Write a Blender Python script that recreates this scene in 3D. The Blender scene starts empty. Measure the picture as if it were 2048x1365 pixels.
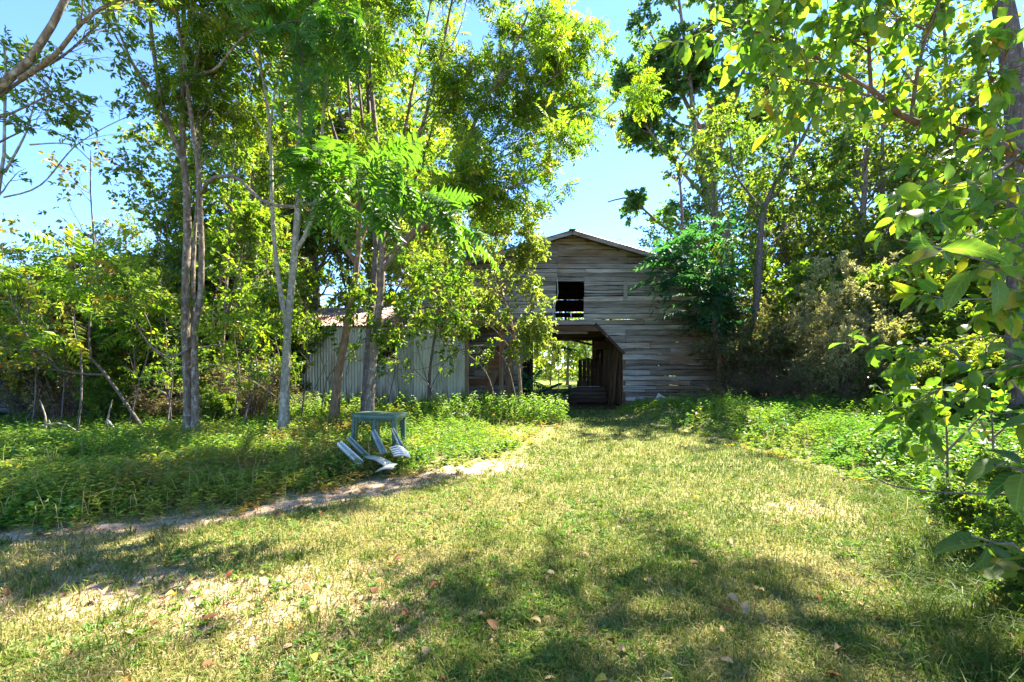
import bpy, math, random
import numpy as np
from mathutils import Vector, Matrix

random.seed(7)
rng = np.random.default_rng(7)
scene = bpy.context.scene
COL = scene.collection
R = math.radians

# ------------------------------------------------------------------ camera, sky, sun, exposure
CAM_H = 1.45
F = 910.0            # focal length in pixels of the 2048 px photograph (16 mm lens)
HZ = 735.0           # row of the horizon
cam_d = bpy.data.cameras.new('camera')
cam_d.sensor_width = 36.0
cam_d.lens = 16.0
cam_d.shift_y = (HZ - 682.5) / 2048.0
cam_d.clip_start = 0.05
cam_d.clip_end = 2000.0
cam = bpy.data.objects.new('camera', cam_d)
cam.location = (0, 0, CAM_H)
cam.rotation_euler = (R(90), 0, 0)
COL.objects.link(cam)
scene.camera = cam

SUN = Vector((0.52, 0.56, 0.98)).normalized()
sun_el = math.asin(SUN.z)
sun_az = math.atan2(SUN.x, SUN.y)
world = bpy.data.worlds.new('World')
scene.world = world
world.use_nodes = True
wn = world.node_tree
wn.nodes.clear()
sky = wn.nodes.new('ShaderNodeTexSky')
sky.sky_type = 'NISHITA'
sky.sun_disc = False
sky.sun_elevation = sun_el
sky.sun_rotation = sun_az
sky.altitude = 1500
sky.air_density = 0.8
sky.dust_density = 0.0
sky.ozone_density = 9.0
bgn = wn.nodes.new('ShaderNodeBackground')
bgn.inputs['Strength'].default_value = 0.08
won = wn.nodes.new('ShaderNodeOutputWorld')
wn.links.new(sky.outputs[0], bgn.inputs[0])
wn.links.new(bgn.outputs[0], won.inputs[0])

sd = bpy.data.lights.new('sun', 'SUN')
sd.energy = 3.8
sd.angle = R(0.6)
sd.color = (1.0, 0.94, 0.82)
so = bpy.data.objects.new('sun', sd)
so.rotation_euler = SUN.to_track_quat('Z', 'Y').to_euler()
so.location = SUN * 60
COL.objects.link(so)

scene.view_settings.view_transform = 'Standard'
scene.view_settings.look = 'None'
scene.view_settings.exposure = 3.1
scene.view_settings.gamma = 1.0
scene.view_settings.use_curve_mapping = False
scene.render.engine = 'CYCLES'
scene.cycles.use_denoising = True
scene.cycles.max_bounces = 10
scene.cycles.diffuse_bounces = 8
scene.cycles.glossy_bounces = 2
scene.cycles.transmission_bounces = 8
scene.cycles.transparent_max_bounces = 4
scene.cycles.sample_clamp_indirect = 6.0


def W(x, y, d):
    """a point of the place seen at pixel (x, y) of the photograph and d metres away"""
    return np.array([(x - 1024.0) / F * d, d, CAM_H + (HZ - y) / F * d])


# ------------------------------------------------------------------ numpy helpers
def nrm(v):
    return v / np.maximum(np.linalg.norm(v, axis=-1, keepdims=True), 1e-9)


def hash2(i, j, s):
    h = np.sin(i * 127.1 + j * 311.7 + s * 74.7) * 43758.5453
    return h - np.floor(h)


def vnoise(x, y, s=0):
    i = np.floor(x); j = np.floor(y)
    fx = x - i; fy = y - j
    fx = fx * fx * (3 - 2 * fx); fy = fy * fy * (3 - 2 * fy)
    a = hash2(i, j, s); b = hash2(i + 1, j, s); c = hash2(i, j + 1, s); d = hash2(i + 1, j + 1, s)
    return (a * (1 - fx) + b * fx) * (1 - fy) + (c * (1 - fx) + d * fx) * fy


def fbm(x, y, s=0, o=3):
    t = 0; a = 0.5; n = 0
    for k in range(o):
        t = t + a * vnoise(x * 2 ** k, y * 2 ** k, s + k); n += a; a *= 0.5
    return t / n


def sstep(a, b, x):
    t = np.clip((x - a) / (b - a), 0, 1)
    return t * t * (3 - 2 * t)


LY = np.array([0.2, 1.0, 2.3, 3.7, 4.8, 6.8, 9.1, 12.6, 15.5, 17.0])
LX = np.array([-16, -10.5, -6.4, -4.2, -2.3, -0.25, 0.75, 1.35, 1.0, 0.6])
RY = np.array([0.2, 1.0, 2.0, 2.84, 4.2, 5.2, 6.8, 9.1, 11.5, 13.5, 17.0])
RX = np.array([2.3, 2.4, 2.6, 3.0, 3.9, 4.3, 4.3, 3.95, 3.35, 2.8, 3.6])


def edge_l(x, y):
    return x - np.interp(y, LY, LX)        # > 0 on the lawn


def edge_r(x, y):
    return np.interp(y, RY, RX) - x        # > 0 on the lawn


def gz(x, y):
    x = np.asarray(x, float); y = np.asarray(y, float)
    near = sstep(60, 20, np.hypot(x, y))
    z = (fbm(x * 0.35, y * 0.35, 3) - 0.5) * 0.10 + (fbm(x * 1.3, y * 1.3, 9) - 0.5) * 0.05
    z = z * near
    z = z + (0.12 + .25 * fbm(x * .7, y * .7, 71)) * sstep(0.0, 1.3, -edge_r(x, y)) * sstep(17, 12, y) * sstep(2, 5, y)
    z = z + 0.07 * sstep(0.0, 1.5, -edge_l(x, y)) * sstep(15, 12, y)
    return z


# ------------------------------------------------------------------ object helpers
def tag(o, label=None, cat=None, group=None, kind=None):
    if label: o['label'] = label
    if cat: o['category'] = cat
    if group: o['group'] = group
    if kind: o['kind'] = kind
    return o


def empty(name, loc, label=None, cat=None, group=None, kind=None, parent=None):
    o = bpy.data.objects.new(name, None)
    o.location = Vector(loc)
    o.empty_display_size = 0.2
    COL.objects.link(o)
    if parent: o.parent = parent
    return tag(o, label, cat, group, kind)


def make_mesh(name, V, quads=None, tris=None, mat=None, smooth=False, tint=None):
    me = bpy.data.meshes.new(name)
    V = np.asarray(V, np.float32).reshape(-1, 3)
    me.vertices.add(len(V))
    me.vertices.foreach_set('co', V.ravel())
    loops = []; starts = []; n = 0
    if quads is not None and len(quads):
        q = np.asarray(quads, np.int32).reshape(-1, 4)
        loops.append(q.ravel()); starts.append(np.arange(len(q)) * 4); n += q.size
    if tris is not None and len(tris):
        t = np.asarray(tris, np.int32).reshape(-1, 3)
        loops.append(t.ravel()); starts.append(n + np.arange(len(t)) * 3); n += t.size
    L = np.concatenate(loops).astype(np.int32); S = np.concatenate(starts).astype(np.int32)
    me.loops.add(len(L)); me.loops.foreach_set('vertex_index', L)
    me.polygons.add(len(S)); me.polygons.foreach_set('loop_start', S)
    me.polygons.foreach_set('use_smooth', np.full(len(S), smooth, bool))
    if tint is not None:
        a = me.attributes.new('tint', 'FLOAT', 'FACE')
        a.data.foreach_set('value', np.asarray(tint, np.float32))
    if mat: me.materials.append(mat)
    me.update(calc_edges=True)
    return me


def link(name, me, parent=None, loc=None):
    o = bpy.data.objects.new(name, me)
    COL.objects.link(o)
    if parent: o.parent = parent
    if loc is not None: o.location = Vector(loc)
    return o


def copy_tree(o, parent=None):
    c = o.copy(); COL.objects.link(c); c.parent = parent
    for ch in [k for k in o.children]:
        copy_tree(ch, c)
    return c


class MB:
    """collects boxes, bars and tubes into one mesh"""
    def __init__(s):
        s.V = []; s.Q = []; s.T = []; s.n = 0

    def add(s, V, Q=None, T=None):
        V = np.asarray(V, float).reshape(-1, 3)
        s.V.append(V)
        if Q is not None and len(Q): s.Q.append(np.asarray(Q).reshape(-1, 4) + s.n)
        if T is not None and len(T): s.T.append(np.asarray(T).reshape(-1, 3) + s.n)
        s.n += len(V)

    def box(s, c, size, rot=None):
        x, y, z = np.array(size) / 2
        V = np.array([[-x, -y, -z], [x, -y, -z], [x, y, -z], [-x, y, -z], [-x, -y, z], [x, -y, z], [x, y, z], [-x, y, z]])
        if rot is not None: V = V @ np.array(rot).T
        s.add(V + np.array(c), [[0, 3, 2, 1], [4, 5, 6, 7], [0, 1, 5, 4], [1, 2, 6, 5], [2, 3, 7, 6], [3, 0, 4, 7]])

    def bar(s, a, b, w, h, up=(0, 0, 1), w2=None, h2=None):
        a = np.array(a, float); b = np.array(b, float)
        t = nrm(b - a); u = np.cross(t, np.array(up, float))
        if np.linalg.norm(u) < 1e-4: u = np.cross(t, np.array([0, 1.0, 0]))
        u = nrm(u); v = np.cross(u, t)
        w2 = w if w2 is None else w2; h2 = h if h2 is None else h2
        V = []
        for p, ww, hh in ((a, w, h), (b, w2, h2)):
            for su, sv in ((-1, -1), (1, -1), (1, 1), (-1, 1)):
                V.append(p + u * su * ww / 2 + v * sv * hh / 2)
        s.add(V, [[0, 3, 2, 1], [4, 5, 6, 7], [0, 1, 5, 4], [1, 2, 6, 5], [2, 3, 7, 6], [3, 0, 4, 7]])

    def tube(s, P, r, sides=8):
        P = np.asarray(P, float)[None]; Rr = np.broadcast_to(np.asarray(r, float), P.shape[1])[None]
        V, Q = tubes(P, Rr, sides)
        s.add(V, Q)

    def build(s, name, mat, parent=None, smooth=False, off=(0, 0, 0)):
        V = np.concatenate(s.V) - np.array(off)
        me = make_mesh(name, V, np.concatenate(s.Q) if s.Q else None, np.concatenate(s.T) if s.T else None, mat, smooth)
        return link(name, me, parent)


def catmull(pts, K):
    P = np.asarray(pts, float)
    if len(P) == 2:
        return P[0] + (P[1] - P[0]) * np.linspace(0, 1, K)[:, None]
    d = np.r_[0, np.cumsum(np.linalg.norm(np.diff(P, axis=0), axis=1))]
    u = np.linspace(0, d[-1], K)
    i = np.clip(np.searchsorted(d, u, 'right') - 1, 0, len(P) - 2)
    t = ((u - d[i]) / (d[i + 1] - d[i]))[:, None]
    p0 = P[np.maximum(i - 1, 0)]; p1 = P[i]; p2 = P[i + 1]; p3 = P[np.minimum(i + 2, len(P) - 1)]
    m1 = (p2 - p0) / 2; m2 = (p3 - p1) / 2
    return (2 * t**3 - 3 * t**2 + 1) * p1 + (t**3 - 2 * t**2 + t) * m1 + (-2 * t**3 + 3 * t**2) * p2 + (t**3 - t**2) * m2


def tubes(P, Rr, sides, rough=0.0):
    N, K = P.shape[:2]
    T = nrm(np.gradient(P, axis=1))
    m = nrm(P[:, -1] - P[:, 0])
    h = np.where(np.abs(m[:, 2:3]) > 0.8, np.array([[1.0, 0, 0]]), np.array([[0, 0, 1.0]]))
    ref = nrm(np.cross(m, h))[:, None]
    U = nrm(ref - T * np.sum(T * ref, -1, keepdims=True))
    Vv = np.cross(T, U)
    a = np.linspace(0, 2 * np.pi, sides, endpoint=False)
    rr = Rr[..., None] * (1 + rough * rng.normal(size=(N, K, sides)))
    V = P[:, :, None] + rr[..., None] * (np.cos(a)[None, None, :, None] * U[:, :, None] + np.sin(a)[None, None, :, None] * Vv[:, :, None])
    V = V.reshape(-1, 3)
    n, k, s = np.meshgrid(np.arange(N), np.arange(K - 1), np.arange(sides), indexing='ij')
    b = n * K * sides + k * sides
    s2 = (s + 1) % sides
    Q = np.stack([b + s, b + s2, b + sides + s2, b + sides + s], -1).reshape(-1, 4)
    return V, Q


# ------------------------------------------------------------------ materials
def new_mat(name):
    m = bpy.data.materials.new(name); m.use_nodes = True
    nt = m.node_tree; nt.nodes.clear()
    return m, nt, nt.nodes, nt.links


def ramp(nodes, stops):
    r = nodes.new('ShaderNodeValToRGB')
    e = r.color_ramp.elements
    while len(e) < len(stops): e.new(0.5)
    for k, (p, c) in enumerate(stops):
        e[k].position = p; e[k].color = (*c, 1)
    return r


def leaf_mat(name, stops, trans=0.5, gain=(2.6, 2.65, 0.8), rough=0.45, spec=0.35, obj_random=False, veins=False):
    m, nt, N, L = new_mat(name)
    out = N.new('ShaderNodeOutputMaterial')
    if obj_random:
        at = N.new('ShaderNodeObjectInfo'); src = at.outputs['Random']
    else:
        at = N.new('ShaderNodeAttribute'); at.attribute_name = 'tint'; src = at.outputs['Fac']
    rp = ramp(N, stops)
    L.new(src, rp.inputs[0])
    geo = N.new('ShaderNodeNewGeometry')
    nz = N.new('ShaderNodeTexNoise'); nz.inputs['Scale'].default_value = 22; nz.inputs['Detail'].default_value = 2
    L.new(geo.outputs['Position'], nz.inputs['Vector'])
    mx = N.new('ShaderNodeMix'); mx.data_type = 'RGBA'; mx.blend_type = 'MULTIPLY'
    mx.inputs['Factor'].default_value = 0.5
    r2 = ramp(N, [(0.3, (0.55, 0.55, 0.5)), (0.7, (1.25, 1.25, 1.2))])
    L.new(nz.outputs['Fac'], r2.inputs[0])
    L.new(rp.outputs[0], mx.inputs['A']); L.new(r2.outputs[0], mx.inputs['B'])
    col = mx.outputs['Result']
    if veins:
        tc = N.new('ShaderNodeTexCoord'); sp = N.new('ShaderNodeSeparateXYZ'); L.new(tc.outputs['Object'], sp.inputs[0])

        def mth(op, x, y=None):
            q = N.new('ShaderNodeMath'); q.operation = op
            for k_, v_ in ((0, x), (1, y)):
                if v_ is None: continue
                if isinstance(v_, float): q.inputs[k_].default_value = v_
                else: L.new(v_, q.inputs[k_])
            return q.outputs[0]
        ay = mth('ABSOLUTE', sp.outputs['Y'])
        ph = mth('FRACT', mth('MULTIPLY', mth('SUBTRACT', sp.outputs['X'], mth('MULTIPLY', ay, 0.75)), 8.0))
        side = mth('LESS_THAN', mth('ABSOLUTE', mth('SUBTRACT', ph, 0.5)), 0.09)
        mid = mth('LESS_THAN', ay, 0.012)
        vv = mth('MULTIPLY', mth('MAXIMUM', mth('MULTIPLY', side, 0.45), mid), 0.55)
        vm_ = N.new('ShaderNodeMix'); vm_.data_type = 'RGBA'
        L.new(vv, vm_.inputs['Factor']); L.new(col, vm_.inputs['A']); vm_.inputs['B'].default_value = (0.17, 0.22, 0.07, 1)
        sn = N.new('ShaderNodeTexNoise'); sn.inputs['Scale'].default_value = 60; sn.inputs['Detail'].default_value = 3
        L.new(geo.outputs['Position'], sn.inputs['Vector'])
        sr = ramp(N, [(0.66, (0, 0, 0)), (0.72, (0.8, 0.8, 0.8))]); L.new(sn.outputs['Fac'], sr.inputs[0])
        sm = N.new('ShaderNodeMix'); sm.data_type = 'RGBA'
        L.new(sr.outputs[0], sm.inputs['Factor']); L.new(vm_.outputs['Result'], sm.inputs['A']); sm.inputs['B'].default_value = (0.09, 0.055, 0.025, 1)
        col = sm.outputs['Result']
    p = N.new('ShaderNodeBsdfPrincipled')
    p.inputs['Roughness'].default_value = rough
    p.inputs['Specular IOR Level'].default_value = spec
    L.new(col, p.inputs['Base Color'])
    vm = N.new('ShaderNodeVectorMath'); vm.operation = 'MULTIPLY'
    vm.inputs[1].default_value = gain
    L.new(col, vm.inputs[0])
    tr = N.new('ShaderNodeBsdfTranslucent')
    L.new(vm.outputs[0], tr.inputs['Color'])
    ms = N.new('ShaderNodeMixShader'); ms.inputs[0].default_value = trans
    L.new(p.outputs[0], ms.inputs[1]); L.new(tr.outputs[0], ms.inputs[2])
    L.new(ms.outputs[0], out.inputs[0])
    return m


def bark_mat(name, c1, c2, lichen=None, lich_amt=0.5, scale=14.0):
    m, nt, N, L = new_mat(name)
    out = N.new('ShaderNodeOutputMaterial')
    p = N.new('ShaderNodeBsdfPrincipled'); p.inputs['Roughness'].default_value = 0.9
    tc = N.new('ShaderNodeNewGeometry')
    mp = N.new('ShaderNodeMapping'); mp.inputs['Scale'].default_value = (1, 1, 0.3)
    L.new(tc.outputs['Position'], mp.inputs[0])
    nz = N.new('ShaderNodeTexNoise'); nz.inputs['Scale'].default_value = scale * 2; nz.inputs['Detail'].default_value = 5
    L.new(mp.outputs[0], nz.inputs['Vector'])
    rp = ramp(N, [(0.32, c1), (0.68, c2)])
    L.new(nz.outputs['Fac'], rp.inputs[0])
    col = rp.outputs[0]
    if lichen:
        n2 = N.new('ShaderNodeTexNoise'); n2.inputs['Scale'].default_value = scale; n2.inputs['Detail'].default_value = 4
        n2.inputs['Roughness'].default_value = 0.65
        L.new(tc.outputs['Position'], n2.inputs['Vector'])
        r2 = ramp(N, [(lich_amt - 0.02, (0, 0, 0)), (lich_amt + 0.12, (0.85, 0.85, 0.85))])
        L.new(n2.outputs['Fac'], r2.inputs[0])
        mx = N.new('ShaderNodeMix'); mx.data_type = 'RGBA'
        L.new(r2.outputs[0], mx.inputs['Factor']); L.new(col, mx.inputs['A'])
        mx.inputs['B'].default_value = (*lichen, 1)
        col = mx.outputs['Result']
    L.new(col, p.inputs['Base Color'])
    b = N.new('ShaderNodeBump'); b.inputs['Strength'].default_value = 0.7; b.inputs['Distance'].default_value = 0.02
    L.new(nz.outputs['Fac'], b.inputs['Height']); L.new(b.outputs[0], p.inputs['Normal'])
    L.new(p.outputs[0], out.inputs[0])
    return m


def wood_mat(name, dark, light, brown, axis='X', brown_base=0.3, position_stain=False):
    m, nt, N, L = new_mat(name)
    out = N.new('ShaderNodeOutputMaterial')
    p = N.new('ShaderNodeBsdfPrincipled'); p.inputs['Roughness'].default_value = 0.85
    p.inputs['Specular IOR Level'].default_value = 0.25
    tc = N.new('ShaderNodeTexCoord'); oi = N.new('ShaderNodeObjectInfo')
    ad = N.new('ShaderNodeVectorMath'); ad.operation = 'ADD'
    sc = N.new('ShaderNodeVectorMath'); sc.operation = 'SCALE'; sc.inputs['Scale'].default_value = 37.0
    cb = N.new('ShaderNodeCombineXYZ')
    for k in range(3): L.new(oi.outputs['Random'], cb.inputs[k])
    L.new(cb.outputs[0], sc.inputs[0]); L.new(tc.outputs['Object'], ad.inputs[0]); L.new(sc.outputs[0], ad.inputs[1])
    mp = N.new('ShaderNodeMapping')
    mp.inputs['Scale'].default_value = {'X': (0.9, 9, 13), 'Z': (13, 9, 0.9), 'Y': (13, 0.9, 9)}[axis]
    L.new(ad.outputs[0], mp.inputs[0])
    g = N.new('ShaderNodeTexNoise'); g.inputs['Scale'].default_value = 1.0; g.inputs['Detail'].default_value = 6
    g.inputs['Roughness'].default_value = 0.7; g.inputs['Distortion'].default_value = 0.6
    L.new(mp.outputs[0], g.inputs['Vector'])
    rp = ramp(N, [(0.28, dark), (0.5, tuple(0.5 * a + 0.5 * b for a, b in zip(dark, light))), (0.72, light)])
    L.new(g.outputs['Fac'], rp.inputs[0])
    # broad weathering: brown stains and dark damp
    n2 = N.new('ShaderNodeTexNoise'); n2.inputs['Scale'].default_value = 1.0; n2.inputs['Detail'].default_value = 4
    mp2 = N.new('ShaderNodeMapping'); mp2.inputs['Scale'].default_value = {'X': (0.5, 1, 1.6), 'Z': (1.6, 1, .5), 'Y': (1.6, .5, 1)}[axis]
    L.new(ad.outputs[0], mp2.inputs[0]); L.new(mp2.outputs[0], n2.inputs['Vector'])
    r2 = ramp(N, [(0.62 - brown_base * 0.6, (0, 0, 0)), (0.80 - brown_base * 0.4, (1, 1, 1))])
    stain = n2.outputs['Fac']
    if position_stain:      # damp lower corner: water runs down from the valley of the roof there
        geo = N.new('ShaderNodeNewGeometry'); sx = N.new('ShaderNodeSeparateXYZ')
        L.new(geo.outputs['Position'], sx.inputs[0])
        m1 = N.new('ShaderNodeMapRange'); m1.inputs['From Min'].default_value = 4.2; m1.inputs['From Max'].default_value = 7.2
        m1.inputs['To Max'].default_value = 0.26
        L.new(sx.outputs['X'], m1.inputs['Value'])
        aa = N.new('ShaderNodeMath'); aa.operation = 'ADD'
        L.new(stain, aa.inputs[0]); L.new(m1.outputs[0], aa.inputs[1]); stain = aa.outputs[0]
    L.new(stain, r2.inputs[0])
    mx = N.new('ShaderNodeMix'); mx.data_type = 'RGBA'; mx.blend_type = 'MIX'
    L.new(r2.outputs[0], mx.inputs['Factor']); L.new(rp.outputs[0], mx.inputs['A'])
    mb = N.new('ShaderNodeMix'); mb.data_type = 'RGBA'; mb.blend_type = 'MULTIPLY'; mb.inputs['Factor'].default_value = 0.9
    L.new(rp.outputs[0], mb.inputs['A']); mb.inputs['B'].default_value = (*brown, 1)
    L.new(mb.outputs['Result'], mx.inputs['B'])
    hs = N.new('ShaderNodeHueSaturation')
    mr = N.new('ShaderNodeMapRange'); mr.inputs['To Min'].default_value = 0.6; mr.inputs['To Max'].default_value = 1.35
    L.new(oi.outputs['Random'], mr.inputs['Value']); L.new(mr.outputs[0], hs.inputs['Value'])
    L.new(mx.outputs['Result'], hs.inputs['Color'])
    L.new(hs.outputs[0], p.inputs['Base Color'])
    b = N.new('ShaderNodeBump'); b.inputs['Strength'].default_value = 0.6; b.inputs['Distance'].default_value = 0.01
    L.new(g.outputs['Fac'], b.inputs['Height']); L.new(b.outputs[0], p.inputs['Normal'])
    L.new(p.outputs[0], out.inputs[0])
    return m


def noisy_mat(name, stops, scale=6.0, rough=0.6, metal=0.0, stretch=(1, 1, 1), bump=0.2, spec=0.4, detail=5):
    m, nt, N, L = new_mat(name)
    out = N.new('ShaderNodeOutputMaterial')
    p = N.new('ShaderNodeBsdfPrincipled'); p.inputs['Roughness'].default_value = rough
    p.inputs['Metallic'].default_value = metal; p.inputs['Specular IOR Level'].default_value = spec
    tc = N.new('ShaderNodeNewGeometry'); mp = N.new('ShaderNodeMapping'); mp.inputs['Scale'].default_value = stretch
    L.new(tc.outputs['Position'], mp.inputs[0])
    nz = N.new('ShaderNodeTexNoise'); nz.inputs['Scale'].default_value = scale; nz.inputs['Detail'].default_value = detail
    nz.inputs['Roughness'].default_value = 0.65
    L.new(mp.outputs[0], nz.inputs['Vector'])
    rp = ramp(N, stops); L.new(nz.outputs['Fac'], rp.inputs[0]); L.new(rp.outputs[0], p.inputs['Base Color'])
    b = N.new('ShaderNodeBump'); b.inputs['Strength'].default_value = bump; b.inputs['Distance'].default_value = 0.01
    L.new(nz.outputs['Fac'], b.inputs['Height']); L.new(b.outputs[0], p.inputs['Normal'])
    L.new(p.outputs[0], out.inputs[0])
    return m


def metal_mat(name, stops):
    m = noisy_mat(name, stops, 1.4, 0.45, 0.3, (1.5, 1.5, 0.5), 0.05)
    nt = m.node_tree; N = nt.nodes; L = nt.links
    p = [n_ for n_ in N if n_.type == 'BSDF_PRINCIPLED'][0]
    src = p.inputs['Base Color'].links[0].from_socket
    geo = N.new('ShaderNodeNewGeometry'); sx = N.new('ShaderNodeSeparateXYZ'); L.new(geo.outputs['Position'], sx.inputs[0])
    oi = N.new('ShaderNodeObjectInfo'); hs = N.new('ShaderNodeHueSaturation'); m0 = N.new('ShaderNodeMapRange'); m0.inputs['To Min'].default_value = 0.72; m0.inputs['To Max'].default_value = 1.15
    L.new(oi.outputs['Random'], m0.inputs['Value']); L.new(m0.outputs[0], hs.inputs['Value']); L.new(src, hs.inputs['Color']); src = hs.outputs[0]
    mp = N.new('ShaderNodeMapping'); mp.inputs['Scale'].default_value = (7, 1, 0.7); L.new(geo.outputs['Position'], mp.inputs[0])
    nz = N.new('ShaderNodeTexNoise'); nz.inputs['Scale'].default_value = 1.3; nz.inputs['Detail'].default_value = 5; L.new(mp.outputs[0], nz.inputs['Vector'])
    mr = N.new('ShaderNodeMapRange'); mr.inputs['From Min'].default_value = 0.0; mr.inputs['From Max'].default_value = 0.9
    mr.inputs['To Min'].default_value = 0.36; mr.inputs['To Max'].default_value = 0.0; L.new(sx.outputs['Z'], mr.inputs['Value'])
    ad = N.new('ShaderNodeMath'); ad.operation = 'ADD'; L.new(nz.outputs['Fac'], ad.inputs[0]); L.new(mr.outputs[0], ad.inputs[1])
    rp = ramp(N, [(0.60, (0, 0, 0)), (0.85, (0.8, 0.8, 0.8))]); L.new(ad.outputs[0], rp.inputs[0])
    mx = N.new('ShaderNodeMix'); mx.data_type = 'RGBA'; L.new(rp.outputs[0], mx.inputs['Factor']); L.new(src, mx.inputs['A']); mx.inputs['B'].default_value = (0.20, 0.115, 0.06, 1)
    L.new(mx.outputs['Result'], p.inputs['Base Color'])
    return m


def ground_mat():
    m, nt, N, L = new_mat('ground_soil_and_turf')
    out = N.new('ShaderNodeOutputMaterial')
    p = N.new('ShaderNodeBsdfPrincipled'); p.inputs['Roughness'].default_value = 0.95; p.inputs['Specular IOR Level'].default_value = 0.1
    geo = N.new('ShaderNodeNewGeometry')

    def noise(s, d=4):
        n = N.new('ShaderNodeTexNoise'); n.inputs['Scale'].default_value = s; n.inputs['Detail'].default_value = d
        L.new(geo.outputs['Position'], n.inputs['Vector']); return n
    n1 = noise(45, 5); n2 = noise(1.1, 4); n3 = noise(9, 4)
    turf = ramp(N, [(0.3, (0.06, 0.075, 0.02)), (0.5, (0.15, 0.155, 0.05)), (0.72, (0.33, 0.27, 0.13))])
    L.new(n1.outputs['Fac'], turf.inputs[0])
    dirt = ramp(N, [(0.3, (0.20, 0.125, 0.075)), (0.55, (0.40, 0.285, 0.185)), (0.75, (0.52, 0.39, 0.27))])
    L.new(n3.outputs['Fac'], dirt.inputs[0])
    at = N.new('ShaderNodeAttribute'); at.attribute_name = 'dirt'
    ad = N.new('ShaderNodeMath'); ad.operation = 'ADD'
    mr = N.new('ShaderNodeMapRange'); mr.inputs['From Min'].default_value = 0.3; mr.inputs['From Max'].default_value = 0.7
    mr.inputs['To Min'].default_value = -0.35; mr.inputs['To Max'].default_value = 0.35
    L.new(n3.outputs['Fac'], mr.inputs['Value']); L.new(at.outputs['Fac'], ad.inputs[0]); L.new(mr.outputs[0], ad.inputs[1])
    r2 = ramp(N, [(0.35, (0, 0, 0)), (0.65, (1, 1, 1))]); L.new(ad.outputs[0], r2.inputs[0])
    mx = N.new('ShaderNodeMix'); mx.data_type = 'RGBA'
    L.new(r2.outputs[0], mx.inputs['Factor']); L.new(turf.outputs[0], mx.inputs['A']); L.new(dirt.outputs[0], mx.inputs['B'])
    # green patches of far pasture
    at2 = N.new('ShaderNodeAttribute'); at2.attribute_name = 'pasture'
    gr = ramp(N, [(0.35, (0.10, 0.16, 0.02)), (0.65, (0.20, 0.26, 0.05))]); L.new(n3.outputs['Fac'], gr.inputs[0])
    m2 = N.new('ShaderNodeMix'); m2.data_type = 'RGBA'
    L.new(at2.outputs['Fac'], m2.inputs['Factor']); L.new(mx.outputs['Result'], m2.inputs['A']); L.new(gr.outputs[0], m2.inputs['B'])
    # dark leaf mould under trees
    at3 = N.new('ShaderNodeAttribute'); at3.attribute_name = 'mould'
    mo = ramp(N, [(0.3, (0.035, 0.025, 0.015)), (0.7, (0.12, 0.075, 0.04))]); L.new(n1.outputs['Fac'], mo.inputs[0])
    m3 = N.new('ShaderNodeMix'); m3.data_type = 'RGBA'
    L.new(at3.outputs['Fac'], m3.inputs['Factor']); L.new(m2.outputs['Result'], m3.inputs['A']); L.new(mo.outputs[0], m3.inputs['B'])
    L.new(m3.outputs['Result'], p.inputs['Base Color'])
    b = N.new('ShaderNodeBump'); b.inputs['Strength'].default_value = 0.8; b.inputs['Distance'].default_value = 0.02
    L.new(n1.outputs['Fac'], b.inputs['Height']); L.new(b.outputs[0], p.inputs['Normal'])
    L.new(p.outputs[0], out.inputs[0])
    return m


M = {}
M['ailanthus'] = leaf_mat('leaf_ailanthus', [(0.0, (0.045, 0.10, 0.012)), (0.5, (0.11, 0.175, 0.016)), (0.85, (0.18, 0.22, 0.02)), (1.0, (0.26, 0.22, 0.03))], 0.55)
M['walnut'] = leaf_mat('leaf_walnut', [(0.0, (0.04, 0.085, 0.012)), (0.5, (0.105, 0.16, 0.018)), (0.88, (0.18, 0.21, 0.025)), (0.93, (0.24, 0.19, 0.03)), (1.0, (0.16, 0.06, 0.03))], 0.55)
M['broad'] = leaf_mat('leaf_broad', [(0.0, (0.035, 0.08, 0.012)), (0.5, (0.085, 0.145, 0.018)), (0.9, (0.15, 0.18, 0.02)), (1.0, (0.22, 0.17, 0.03))], 0.5, rough=0.4)
M['sunny'] = leaf_mat('leaf_sunny', [(0.0, (0.08, 0.13, 0.025)), (0.5, (0.16, 0.205, 0.04)), (0.9, (0.25, 0.26, 0.06)), (1.0, (0.3, 0.2, 0.05))], 0.52, gain=(2.0, 2.1, 0.8), rough=0.35, spec=0.5)
M['cool'] = leaf_mat('leaf_cool_green', [(0.0, (0.035, 0.085, 0.032)), (0.55, (0.075, 0.145, 0.05)), (0.9, (0.14, 0.18, 0.045)), (1.0, (0.26, 0.20, 0.03))], 0.55, rough=0.4, spec=0.5)
M['wood_far'] = leaf_mat('leaf_woodland', [(0.0, (0.04, 0.075, 0.012)), (0.5, (0.11, 0.155, 0.022)), (0.85, (0.20, 0.21, 0.035)), (1.0, (0.28, 0.20, 0.04))], 0.5)
M['autumn'] = leaf_mat('leaf_autumn', [(0.0, (0.05, 0.09, 0.012)), (0.45, (0.12, 0.15, 0.02)), (0.65, (0.30, 0.24, 0.03)), (0.85, (0.36, 0.17, 0.03)), (1.0, (0.30, 0.08, 0.03))], 0.5, gain=(1.6, 1.5, 0.7))
M['pale'] = leaf_mat('leaf_pale', [(0.0, (0.20, 0.20, 0.07)), (0.6, (0.40, 0.37, 0.17)), (1.0, (0.50, 0.45, 0.26))], 0.5, gain=(1.4, 1.45, 0.9), rough=0.35, spec=0.6)
M['thicket'] = leaf_mat('leaf_thicket', [(0.0, (0.05, 0.075, 0.025)), (0.45, (0.11, 0.13, 0.045)), (0.7, (0.19, 0.16, 0.08)), (1.0, (0.22, 0.13, 0.075))], 0.5, rough=0.35, spec=0.6)
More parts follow.
